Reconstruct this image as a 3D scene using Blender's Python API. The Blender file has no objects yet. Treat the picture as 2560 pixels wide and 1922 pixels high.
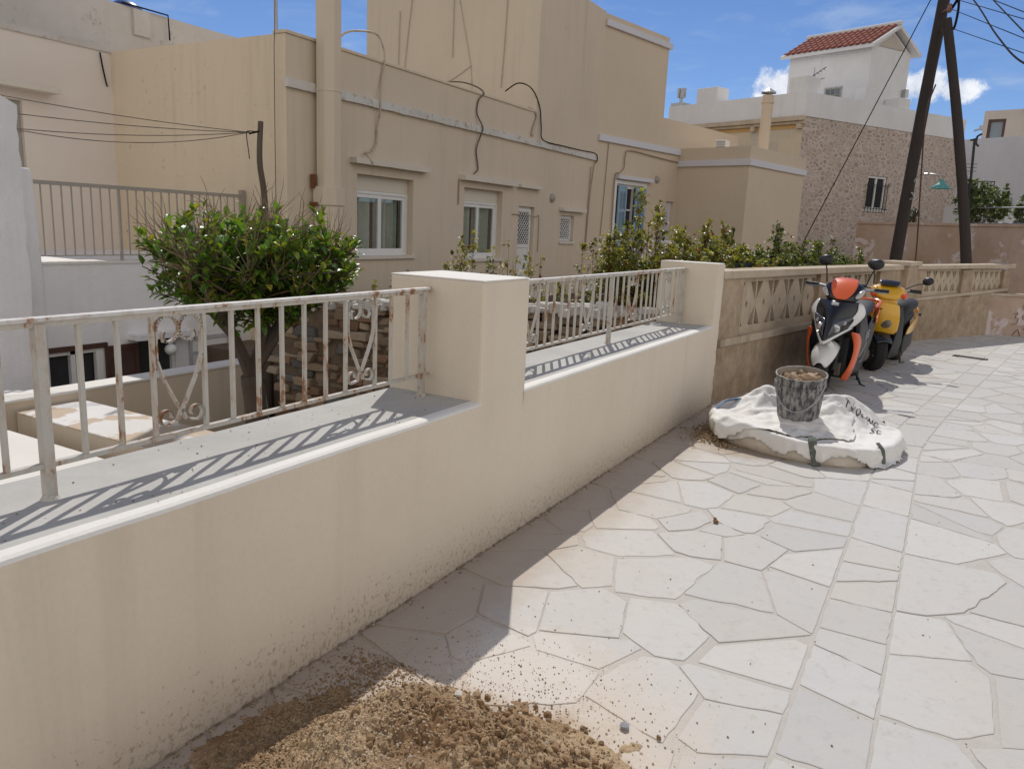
import bpy, bmesh, math, random
from mathutils import Vector, Matrix, noise
from math import sin, cos, pi, radians, atan2, sqrt, tan

# ------------------------------------------------------------------ camera
S = bpy.context.scene
COL = S.collection
cam_d = bpy.data.cameras.new('camera'); cam = bpy.data.objects.new('camera', cam_d); COL.objects.link(cam)
cam.location = (0, 0, 1.55)
cam.rotation_euler = (radians(78.3412), radians(-2.6163), radians(-60.3973))
cam_d.sensor_fit = 'HORIZONTAL'; cam_d.sensor_width = 36.0; cam_d.lens = 1917.0/2560.0*36.0
cam_d.clip_start = 0.05; cam_d.clip_end = 2000
S.camera = cam

# ------------------------------------------------------------------ light
SUN_AZ, SUN_EL = radians(27.5), radians(50.9)       # azimuth counted from +X towards +Y
sd = Vector((cos(SUN_EL)*cos(SUN_AZ), cos(SUN_EL)*sin(SUN_AZ), sin(SUN_EL)))
sl = bpy.data.lights.new('sun', 'SUN'); sl.energy = 3.05; sl.angle = radians(0.5); sl.color = (1.0, 0.96, 0.905)
so = bpy.data.objects.new('sun', sl); COL.objects.link(so)
so.rotation_euler = sd.to_track_quat('Z', 'Y').to_euler()

def nd(nt, typ, ins=None, **props):
    n = nt.nodes.new(typ)
    for k, v in props.items(): setattr(n, k, v)
    for k, v in (ins or {}).items():
        s = n.inputs[k]
        if isinstance(v, bpy.types.NodeSocket): nt.links.new(v, s)
        else:
            if isinstance(v, (tuple, list)) and len(v) == 3 and s.type == 'RGBA': v = (*v, 1)
            s.default_value = v
    return n
def mth(nt, op, a, b=None, c=None, clamp=False):
    n = nt.nodes.new('ShaderNodeMath'); n.operation = op; n.use_clamp = clamp
    for i, v in enumerate((a, b, c)):
        if v is None: continue
        if isinstance(v, bpy.types.NodeSocket): nt.links.new(v, n.inputs[i])
        else: n.inputs[i].default_value = v
    return n.outputs[0]
def mixc(nt, f, a, b, mode='MIX'):
    n = nt.nodes.new('ShaderNodeMix'); n.data_type = 'RGBA'; n.blend_type = mode
    for i, v in ((0, f), (6, a), (7, b)):
        if isinstance(v, bpy.types.NodeSocket): nt.links.new(v, n.inputs[i])
        else:
            if isinstance(v, (tuple, list)) and len(v) == 3: v = (*v, 1)
            n.inputs[i].default_value = v
    return n.outputs[2]
def ramp(nt, f, stops):
    n = nt.nodes.new('ShaderNodeValToRGB'); nt.links.new(f, n.inputs[0])
    e = n.color_ramp.elements
    while len(e) < len(stops): e.new(0.5)
    for x, (p, c) in zip(e, stops):
        x.position = p; x.color = (c, c, c, 1) if isinstance(c, (int, float)) else (*c, 1)
    return n.outputs[0]
def sstep(nt, x, lo, hi):
    n = nt.nodes.new('ShaderNodeMapRange'); n.interpolation_type = 'SMOOTHSTEP'
    nt.links.new(x, n.inputs[0])
    n.inputs[1].default_value = lo; n.inputs[2].default_value = hi
    return n.outputs[0]

w = bpy.data.worlds.new('World'); S.world = w; w.use_nodes = True
nt = w.node_tree; nt.nodes.clear()
sky = nd(nt, 'ShaderNodeTexSky', sky_type='NISHITA', sun_disc=False)
sky.sun_elevation = SUN_EL; sky.sun_rotation = pi/2 - SUN_AZ
sky.altitude = 300; sky.air_density = 0.85; sky.dust_density = 0.0; sky.ozone_density = 1.6
tc = nd(nt, 'ShaderNodeTexCoord')
sep = nd(nt, 'ShaderNodeSeparateXYZ', {0: tc.outputs['Generated']})
az = mth(nt, 'MULTIPLY', mth(nt, 'ARCTAN2', sep.outputs[1], sep.outputs[0]), 180/pi)
el = mth(nt, 'MULTIPLY', mth(nt, 'ARCSINE', sep.outputs[2]), 180/pi)
# two small cumulus clouds low over the roofs, thin cirrus streaks above
def ell(a0, e0, ra, re):
    x = mth(nt, 'DIVIDE', mth(nt, 'SUBTRACT', az, a0), ra); y = mth(nt, 'DIVIDE', mth(nt, 'SUBTRACT', el, e0), re)
    return mth(nt, 'SUBTRACT', 1.0, mth(nt, 'SQRT', mth(nt, 'ADD', mth(nt, 'MULTIPLY', x, x), mth(nt, 'MULTIPLY', y, y))))
cn = nd(nt, 'ShaderNodeTexNoise', {'Vector': tc.outputs['Generated'], 'Scale': 38.0, 'Detail': 9.0, 'Roughness': 0.62})
cnv = mth(nt, 'MULTIPLY', mth(nt, 'SUBTRACT', cn.outputs[0], 0.5), 1.9)
shape = None
for a in ((11.6, 9.6, 2.3, 1.7), (12.6, 8.6, 1.6, 1.0), (3.0, 9.7, 2.0, 1.4), (1.2, 9.5, 1.5, 1.1)):
    e_ = ell(*a); shape = e_ if shape is None else mth(nt, 'MAXIMUM', shape, e_)
cum = sstep(nt, mth(nt, 'ADD', shape, cnv), 0.02, 0.5)
mp = nd(nt, 'ShaderNodeMapping', {'Vector': tc.outputs['Generated'], 'Rotation': (0.0, 0.3, 0.5), 'Scale': (3.0, 9.0, 26.0)})
ci = nd(nt, 'ShaderNodeTexNoise', {'Vector': mp.outputs[0], 'Scale': 1.3, 'Detail': 8.0, 'Roughness': 0.6, 'Distortion': 0.6})
cir = mth(nt, 'MULTIPLY', sstep(nt, ci.outputs[0], 0.45, 0.82), 0.42)
cshade = ramp(nt, cn.outputs[0], [(0.3, (0.62, 0.66, 0.74)), (0.62, (1.0, 1.0, 1.0))])
tinted = nd(nt, 'ShaderNodeVectorMath', {0: sky.outputs[0], 1: (0.40, 0.475, 0.61)}, operation='MULTIPLY').outputs[0]
SKYC = mixc(nt, cir, tinted, (3.4, 4.1, 5.2))
# patchy bright high cloud added out of view overhead and behind, as shade fill
vn = nd(nt, 'ShaderNodeTexNoise', {'Vector': tc.outputs['Generated'], 'Scale': 2.6, 'Detail': 7.0, 'Roughness': 0.55})
daz = mth(nt, 'ABSOLUTE', mth(nt, 'SUBTRACT', az, 27.0))
fill_veil = mth(nt, 'MAXIMUM', mth(nt, 'MULTIPLY', sstep(nt, el, 19.0, 42.0), 0.10), mth(nt, 'MULTIPLY', mth(nt, 'MULTIPLY', sstep(nt, daz, 50.0, 95.0), sstep(nt, el, -2.0, 8.0)), mth(nt, 'SUBTRACT', 1.0, mth(nt, 'MULTIPLY', sstep(nt, el, 30.0, 60.0), 0.9))))
fill_veil = mth(nt, 'MULTIPLY', fill_veil, ramp(nt, vn.outputs[0], [(0.3, 0.55), (0.7, 1.0)]))
SKYC = mixc(nt, fill_veil, SKYC, (7.3, 6.8, 6.15))
ccol = nd(nt, 'ShaderNodeVectorMath', {0: cshade, 1: (6.6, 6.7, 6.9)}, operation='MULTIPLY')
SKYC = mixc(nt, mth(nt, 'MULTIPLY', cum, 0.93), SKYC, ccol.outputs[0])
bg = nd(nt, 'ShaderNodeBackground', {'Color': SKYC, 'Strength': 0.15})
out = nd(nt, 'ShaderNodeOutputWorld', {'Surface': bg.outputs[0]})
S.view_settings.view_transform = 'Standard'; S.view_settings.look = 'None'
S.view_settings.exposure = 0.0; S.view_settings.gamma = 1.0; S.view_settings.use_curve_mapping = False
S.cycles.max_bounces = 8; S.cycles.diffuse_bounces = 5; S.cycles.transparent_max_bounces = 12
S.cycles.sample_clamp_indirect = 6.0
# ------------------------------------------------------------------ materials
def newmat(name):
    m = bpy.data.materials.new(name); m.use_nodes = True
    nt = m.node_tree; b = nt.nodes['Principled BSDF']
    tc = nd(nt, 'ShaderNodeTexCoord')
    return m, nt, b, tc.outputs['Object']
def nz(nt, vec, scale, detail=6, rough=0.6, dist=0.0):
    return nd(nt, 'ShaderNodeTexNoise', {'Vector': vec, 'Scale': scale, 'Detail': detail, 'Roughness': rough, 'Distortion': dist}).outputs[0]
def mapv(nt, vec, scale, loc=(0, 0, 0)):
    return nd(nt, 'ShaderNodeMapping', {'Vector': vec, 'Scale': scale, 'Location': loc}).outputs[0]
def bump(nt, b, h, strength=0.3, dist=0.02):
    n = nd(nt, 'ShaderNodeBump', {'Height': h, 'Strength': strength, 'Distance': dist}); nt.links.new(n.outputs[0], b.inputs['Normal'])
def setc(nt, b, c): nt.links.new(c, b.inputs['Base Color'])

def plaster(name, c1, c2, mould=None, mould_lo=0.62, streak=0.0, grain=0.25, rough=0.9, splash=None, big=0.8, bumpd=0.012, patch=None):
    """painted render: broad tone drift, fine grain, optional mould specks, rain streaks, ground splash, flaked patches"""
    m, nt, b, v = newmat(name)
    col = mixc(nt, ramp(nt, nz(nt, v, big, 5, 0.65), [(0.35, 0.0), (0.68, 1.0)]), c1, c2)
    fine = nz(nt, v, 60, 4, 0.7)
    col = mixc(nt, mth(nt, 'MULTIPLY', ramp(nt, fine, [(0.3, 1.0), (0.6, 0.0)]), 0.12), col, tuple(x*0.6 for x in c1))
    if streak:
        st = nz(nt, mapv(nt, v, (7, 7, 0.35)), 1.0, 6, 0.65)
        gate = nz(nt, v, 0.55, 3, 0.5)
        f = mth(nt, 'MULTIPLY', mth(nt, 'MULTIPLY', ramp(nt, st, [(0.5, 0.0), (0.75, 1.0)]), ramp(nt, gate, [(0.4, 0.15), (0.65, 1.0)])), streak)
        col = mixc(nt, f, col, tuple(x*0.5 for x in c2))
    if mould:
        a = nz(nt, v, 9, 8, 0.75); g = nz(nt, v, 0.9, 3, 0.5)
        f = mth(nt, 'MULTIPLY', ramp(nt, a, [(mould_lo, 0.0), (mould_lo+0.12, 1.0)]), ramp(nt, g, [(0.45, 0.0), (0.62, 1.0)]))
        col = mixc(nt, mth(nt, 'MULTIPLY', f, 0.75), col, mould)
    if patch:
        pc, lo, psc = patch
        a = nz(nt, v, psc, 7, 0.62, 0.3)
        col = mixc(nt, ramp(nt, a, [(lo, 0.0), (lo+0.03, 1.0)]), col, pc)
    if splash:
        sc_, z0, z1 = splash
        sp = nd(nt, 'ShaderNodeSeparateXYZ', {0: v}).outputs[2]
        h = mth(nt, 'SUBTRACT', 1.0, mth(nt, 'DIVIDE', mth(nt, 'SUBTRACT', sp, z0), z1-z0), clamp=True)
        a = nz(nt, mapv(nt, v, (1, 1, 0.75)), 55, 5, 0.75)
        lim = mth(nt, 'SUBTRACT', 0.74, mth(nt, 'MULTIPLY', h, 0.26))
        f = sstep(nt, mth(nt, 'SUBTRACT', a, lim), 0.0, 0.06)
        soft = mth(nt, 'MULTIPLY', mth(nt, 'POWER', h, 2.5), 0.38)
        col = mixc(nt, mth(nt, 'MAXIMUM', mth(nt, 'MULTIPLY', f, 0.7), soft), col, sc_)
    setc(nt, b, col); b.inputs['Roughness'].default_value = rough; b.inputs['Specular IOR Level'].default_value = 0.25
    hgt = mth(nt, 'ADD', mth(nt, 'MULTIPLY', nz(nt, v, 5, 4, 0.6), 1.0), mth(nt, 'MULTIPLY', fine, 0.25))
    bump(nt, b, hgt, grain, bumpd)
    return m
def plain(name, c, rough=0.5, metal=0.0, var=0.12, vs=12, spec=0.5, bmp=0.0, coat=0.0, dirt=None, stretch=None):
    m, nt, b, v = newmat(name)
    if stretch: v = mapv(nt, v, stretch)
    n = nz(nt, v, vs, 6, 0.6)
    col = mixc(nt, ramp(nt, n, [(0.35, 0.0), (0.7, 1.0)]), c, tuple(x*(1-var) for x in c))
    if dirt:
        dc, lo, ds = dirt
        col = mixc(nt, mth(nt, 'MULTIPLY', ramp(nt, nz(nt, v, ds, 7, 0.7), [(lo, 0.0), (lo+0.15, 1.0)]), 0.8), col, dc)
    setc(nt, b, col); b.inputs['Roughness'].default_value = rough; b.inputs['Metallic'].default_value = metal
    b.inputs['Specular IOR Level'].default_value = spec
    if coat: b.inputs['Coat Weight'].default_value = coat; b.inputs['Coat Roughness'].default_value = 0.08
    if bmp: bump(nt, b, nz(nt, v, vs*4, 5, 0.65), bmp, 0.01)
    return m
def attrmat(name, attr='tone', rough=0.6, spec=0.4, trans=0.0, bmp=0.0, vs=40, veins=0.0):
    """colour per stone / leaf / clod from a colour attribute of the mesh"""
    m, nt, b, v = newmat(name)
    a = nd(nt, 'ShaderNodeAttribute', attribute_name=attr).outputs['Color']
    n = nz(nt, v, vs, 6, 0.65)
    col = mixc(nt, mth(nt, 'MULTIPLY', ramp(nt, n, [(0.35, 1.0), (0.65, 0.0)]), 0.3), a, mixc(nt, 1.0, a, (0.6, 0.58, 0.55), 'MULTIPLY'))
    setc(nt, b, col); b.inputs['Roughness'].default_value = rough; b.inputs['Specular IOR Level'].default_value = spec
    if trans:
        t = nd(nt, 'ShaderNodeBsdfTranslucent', {'Color': mixc(nt, 1.0, col, (1.5, 1.6, 0.6), 'MULTIPLY')})
        mx = nd(nt, 'ShaderNodeMixShader', {0: trans, 1: b.outputs[0], 2: t.outputs[0]})
        nt.links.new(mx.outputs[0], nt.nodes['Material Output'].inputs[0])
    if bmp: bump(nt, b, n, bmp, 0.02)
    return m
def rusty(name, c, rust=(0.17, 0.08, 0.038), lo=0.56):
    m, nt, b, v = newmat(name)
    n = nz(nt, mapv(nt, v, (1, 1, 0.45)), 26, 7, 0.7); g = nz(nt, v, 2.2, 3, 0.5)
    f = ramp(nt, mth(nt, 'ADD', n, mth(nt, 'MULTIPLY', mth(nt, 'SUBTRACT', g, 0.5), 0.42)), [(lo, 0.0), (lo+0.05, 1.0)])
    halo = ramp(nt, mth(nt, 'ADD', n, mth(nt, 'MULTIPLY', mth(nt, 'SUBTRACT', g, 0.5), 0.42)), [(lo-0.12, 0.0), (lo+0.03, 0.55)])
    rc = mixc(nt, nz(nt, v, 90, 4), rust, tuple(x*2.2 for x in rust))
    col = mixc(nt, halo, c, (0.42, 0.27, 0.16)); col = mixc(nt, f, col, rc)
    setc(nt, b, col); b.inputs['Roughness'].default_value = 0.55
    bump(nt, b, n, 0.25, 0.004)
    return m
def glass(name, tint=(0.75, 0.85, 0.85), refl=0.5, rough=0.03):
    m, nt, b, v = newmat(name)
    fr = nd(nt, 'ShaderNodeFresnel', {'IOR': 1.5}).outputs[0]
    g = nd(nt, 'ShaderNodeBsdfGlossy', {'Roughness': rough, 'Color': (1, 1, 1)})
    t = nd(nt, 'ShaderNodeBsdfTransparent', {'Color': tint})
    f = mth(nt, 'ADD', mth(nt, 'MULTIPLY', fr, 1.0), 0.04*refl)
    mx = nd(nt, 'ShaderNodeMixShader', {0: f, 1: t.outputs[0], 2: g.outputs[0]})
    nt.links.new(mx.outputs[0], nt.nodes['Material Output'].inputs[0])
    return m
def rubble(name, stone, mortar, scale=3.2, mort_w=0.12, cover=0.0, bmp=0.6, squash=1.0, dcol=0.5):
    """random rubble masonry: voronoi stones, mortar between, optional smeared render covering part"""
    m, nt, b, v = newmat(name)
    vv = mapv(nt, v, (1, 1, squash))
    wob = nd(nt, 'ShaderNodeTexNoise', {'Vector': vv, 'Scale': 2.4, 'Detail': 5.0})
    vv = nd(nt, 'ShaderNodeMixRGB', {0: 0.30, 1: vv, 2: wob.outputs[1]}, blend_type='ADD').outputs[0]
    ve = nd(nt, 'ShaderNodeTexVoronoi', {'Vector': vv, 'Scale': scale}, feature='DISTANCE_TO_EDGE').outputs['Distance']
    vc = nd(nt, 'ShaderNodeTexVoronoi', {'Vector': vv, 'Scale': scale}).outputs['Color']
    sx = nd(nt, 'ShaderNodeSeparateColor', {0: vc}).outputs[0]
    fine = nz(nt, v, 25, 7, 0.7)
    sc_ = mixc(nt, mth(nt, 'MULTIPLY', sx, dcol), stone, tuple(x*0.45 for x in stone))
    sc_ = mixc(nt, mth(nt, 'MULTIPLY', fine, 0.5), sc_, tuple(min(1, x*1.5) for x in stone))
    lim = mth(nt, 'ADD', mort_w, mth(nt, 'MULTIPLY', mth(nt, 'SUBTRACT', nz(nt, v, 4, 5), 0.5), mort_w*1.6))
    if cover: lim = mth(nt, 'ADD', lim, mth(nt, 'MULTIPLY', mth(nt, 'ADD', sx, mth(nt, 'MULTIPLY', nz(nt, v, 0.7, 4), 1.0)), cover))
    f = sstep(nt, mth(nt, 'SUBTRACT', ve, lim), 0.0, 0.05)
    mc = mixc(nt, nz(nt, v, 1.3, 5), mortar, tuple(x*0.72 for x in mortar))
    setc(nt, b, mixc(nt, f, mc, sc_)); b.inputs['Roughness'].default_value = 0.95; b.inputs['Specular IOR Level'].default_value = 0.15
    bump(nt, b, mth(nt, 'ADD', f, mth(nt, 'MULTIPLY', fine, 0.5)), bmp, 0.05)
    return m
def concrete(name, c1, c2, pits=True, rough=0.95, sc_=6.0):
    m, nt, b, v = newmat(name)
    n = nz(nt, v, sc_, 8, 0.72); g = nz(nt, v, 1.4, 4, 0.6)
    col = mixc(nt, ramp(nt, mth(nt, 'ADD', mth(nt, 'MULTIPLY', n, 0.6), mth(nt, 'MULTIPLY', g, 0.4)), [(0.38, 0.0), (0.6, 1.0)]), c1, c2)
    sp = nz(nt, mapv(nt, v, (1, 1, 0.3)), 9, 6, 0.7)
    col = mixc(nt, mth(nt, 'MULTIPLY', ramp(nt, sp, [(0.56, 0.0), (0.72, 1.0)]), 0.45), col, tuple(x*0.35 for x in c1))
    setc(nt, b, col); b.inputs['Roughness'].default_value = rough; b.inputs['Specular IOR Level'].default_value = 0.15
    h = mth(nt, 'ADD', n, mth(nt, 'MULTIPLY', nz(nt, v, 70, 3, 0.7), 0.5))
    bump(nt, b, h, 0.5, 0.02)
    return m
def tiled_wood(name, c, sc_=(2, 2, 20)):
    m, nt, b, v = newmat(name)
    n = nz(nt, mapv(nt, v, sc_), 2.0, 7, 0.65)
    setc(nt, b, mixc(nt, n, c, tuple(x*0.4 for x in c))); b.inputs['Roughness'].default_value = 0.85
    bump(nt, b, n, 0.5, 0.02)
    return m

M = {}
CREAM1, CREAM2 = (0.69, 0.585, 0.455), (0.635, 0.54, 0.42)
M['wall_new'] = plaster('new_cream_plaster', (0.75, 0.66, 0.53), (0.69, 0.60, 0.475), grain=0.22, streak=0.22, splash=((0.33, 0.245, 0.165), 0.0, 0.42))
M['sill_top'] = plaster('worn_sill_concrete', (0.50, 0.49, 0.455), (0.42, 0.405, 0.37), mould=(0.25, 0.23, 0.2), mould_lo=0.66, grain=0.4, big=2.5)
M['white_edge'] = plaster('white_worn_paint', (0.80, 0.77, 0.71), (0.72, 0.69, 0.63), grain=0.3, mould=(0.45, 0.4, 0.33), mould_lo=0.64)
M['house'] = plaster('cream_house_paint', CREAM1, CREAM2, mould=(0.2, 0.15, 0.1), mould_lo=0.62, streak=0.35, big=0.4)
M['house_side'] = plaster('ochre_cream_house_paint', (0.745, 0.625, 0.46), (0.70, 0.585, 0.43), mould=(0.16, 0.11, 0.07), mould_lo=0.60, streak=0.25, big=0.5)
M['house_b'] = plaster('peach_house_paint', (0.66, 0.55, 0.42), (0.62, 0.515, 0.39), streak=0.1, big=0.5)
M['house_left'] = plaster('pinkish_house_paint', (0.80, 0.72, 0.64), (0.75, 0.67, 0.59), streak=0.15, big=0.5)
M['band'] = plaster('peeling_white_band', (0.68, 0.66, 0.62), (0.6, 0.56, 0.5), mould=(0.16, 0.13, 0.1), mould_lo=0.53, grain=0.5, bumpd=0.02, patch=((0.5, 0.43, 0.33), 0.58, 6))
M['lintel'] = plaster('cream_white_lintel', (0.72, 0.66, 0.56), (0.66, 0.6, 0.5), mould=(0.3, 0.25, 0.2), mould_lo=0.6, grain=0.4)
M['band_blue'] = plaster('pale_lilac_band', (0.68, 0.67, 0.70), (0.64, 0.63, 0.66), grain=0.15)
M['whitewash'] = plaster('old_whitewash', (0.86, 0.84, 0.83), (0.78, 0.76, 0.745), mould=(0.28, 0.25, 0.22), mould_lo=0.64, streak=0.2, grain=0.6, big=1.2, bumpd=0.03)
M['white_roof'] = plaster('white_parapet', (0.76, 0.75, 0.74), (0.68, 0.67, 0.66), mould=(0.3, 0.28, 0.26), mould_lo=0.64, streak=0.25, grain=0.4)
M['old_parapet'] = plaster('weathered_white_parapet', (0.64, 0.60, 0.55), (0.55, 0.51, 0.46), mould=(0.2, 0.18, 0.16), mould_lo=0.55, streak=0.4, grain=0.5)
M['white_house'] = plaster('grey_white_house', (0.66, 0.66, 0.68), (0.60, 0.60, 0.62), streak=0.15, grain=0.3, patch=((0.36, 0.30, 0.24), 0.74, 1.0))
M['beige_far'] = plaster('beige_far_house', (0.55, 0.48, 0.41), (0.5, 0.44, 0.37))
M['stone_house'] = rubble('pointed_rubble_wall', (0.47, 0.385, 0.32), (0.66, 0.555, 0.485), 4.3, 0.05, cover=0.085, squash=1.5, bmp=0.8, dcol=0.85)
def ashlar(name):
    m, nt, b, v = newmat(name)
    sp = nd(nt, 'ShaderNodeSeparateXYZ', {0: v}); u = mth(nt, 'ADD', mth(nt, 'MULTIPLY', sp.outputs[0], .358), mth(nt, 'MULTIPLY', sp.outputs[1], .934))
    uv = nd(nt, 'ShaderNodeCombineXYZ', {0: u, 1: sp.outputs[2]}).outputs[0]
    br = nd(nt, 'ShaderNodeTexBrick', {'Vector': uv, 'Color1': (.62, .53, .39, 1), 'Color2': (.50, .46, .40, 1), 'Mortar': (.66, .57, .44, 1), 'Scale': 1.0, 'Mortar Size': .012, 'Bias': -.2, 'Brick Width': .85, 'Row Height': .46})
    n = nz(nt, v, 6, 7, .65); setc(nt, b, mixc(nt, mth(nt, 'MULTIPLY', n, .35), br.outputs[0], (.34, .27, .18))); b.inputs['Roughness'].default_value = .9
    bump(nt, b, mth(nt, 'ADD', br.outputs[1], n), .4, .02); return m
M['stone_house2'] = ashlar('ashlar_blocks')
M['dry_stone'] = rubble('dry_stone_rubble', (0.36, 0.265, 0.18), (0.07, 0.05, 0.035), 5.0, 0.05, squash=2.0, bmp=0.9)
M['pink_wall'] = plaster('flaking_pink_render', (0.52, 0.40, 0.325), (0.40, 0.285, 0.20), mould=(0.25, 0.16, 0.1), mould_lo=0.58, streak=0.3, grain=0.6, patch=((0.62, 0.53, 0.51), 0.55, 1.1), bumpd=0.03)
M['conc'] = concrete('rough_brown_concrete', (0.29, 0.21, 0.14), (0.47, 0.365, 0.26))
M['conc_cap'] = concrete('cement_cap', (0.43, 0.35, 0.26), (0.56, 0.47, 0.36), sc_=3.0)
M['breeze'] = concrete('breeze_block_cement', (0.43, 0.345, 0.25), (0.54, 0.445, 0.335), sc_=4.0)
M['rail'] = rusty('rusty_white_rail', (0.50, 0.475, 0.42), lo=0.585)
M['rail_top'] = rusty('white_rail_top', (0.64, 0.625, 0.59), lo=0.60)
M['grey_rail'] = plain('grey_painted_rail', (0.37, 0.335, 0.285), 0.5)
M['wframe'] = plain('white_window_frame', (0.78, 0.77, 0.75), 0.35, var=0.05)
M['glass'] = glass('window_glass', (0.80, 0.88, 0.86), 3.5)
M['curtain'] = plain('net_curtain', (0.82, 0.85, 0.80), 0.9, var=0.15, vs=3)
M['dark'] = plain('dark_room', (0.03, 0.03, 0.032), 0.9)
M['brown_shut'] = plain('brown_shutter', (0.085, 0.035, 0.022), 0.55, var=0.3, vs=8)
M['blue_shut'] = plain('blue_shutter', (0.27, 0.40, 0.52), 0.5, var=0.1, vs=5)
M['lampglass'] = plain('frosted_lamp', (0.36, 0.33, 0.28), 0.3)
M['globe'] = plain('white_globe', (0.8, 0.8, 0.77), 0.3, var=0.03)
M['cable'] = plain('black_cable', (0.015, 0.014, 0.013), 0.95, spec=.05)
M['hose'] = plain('painted_hose', (0.52, 0.45, 0.36), 0.7, dirt=((0.06, 0.05, 0.04), 0.55, 7))
M['hose_dark'] = plain('dark_painted_hose', (0.17, 0.125, 0.09), 0.7, dirt=((0.04, 0.03, 0.03), 0.5, 9))
M['wire_tan'] = plain('tan_cable', (0.36, 0.27, 0.19), 0.7)
M['wood_post'] = tiled_wood('weathered_post', (0.16, 0.12, 0.085), (20, 20, 2))
M['pole'] = tiled_wood('tarred_pole', (0.055, 0.042, 0.036), (12, 12, 0.8))
M['iron'] = plain('black_iron', (0.02, 0.018, 0.018), 0.5)
M['rustiron'] = plain('rusted_iron', (0.10, 0.05, 0.03), 0.8, var=0.5, vs=20)
M['blue_tank'] = plain('dark_blue_tank', (0.02, 0.05, 0.16), 0.35)
M['galv'] = plain('galvanised', (0.45, 0.45, 0.45), 0.4, 0.7)
M['teal'] = plain('teal_enamel', (0.12, 0.36, 0.33), 0.4)
M['pvc'] = plain('white_pvc', (0.75, 0.75, 0.72), 0.4)
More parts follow.
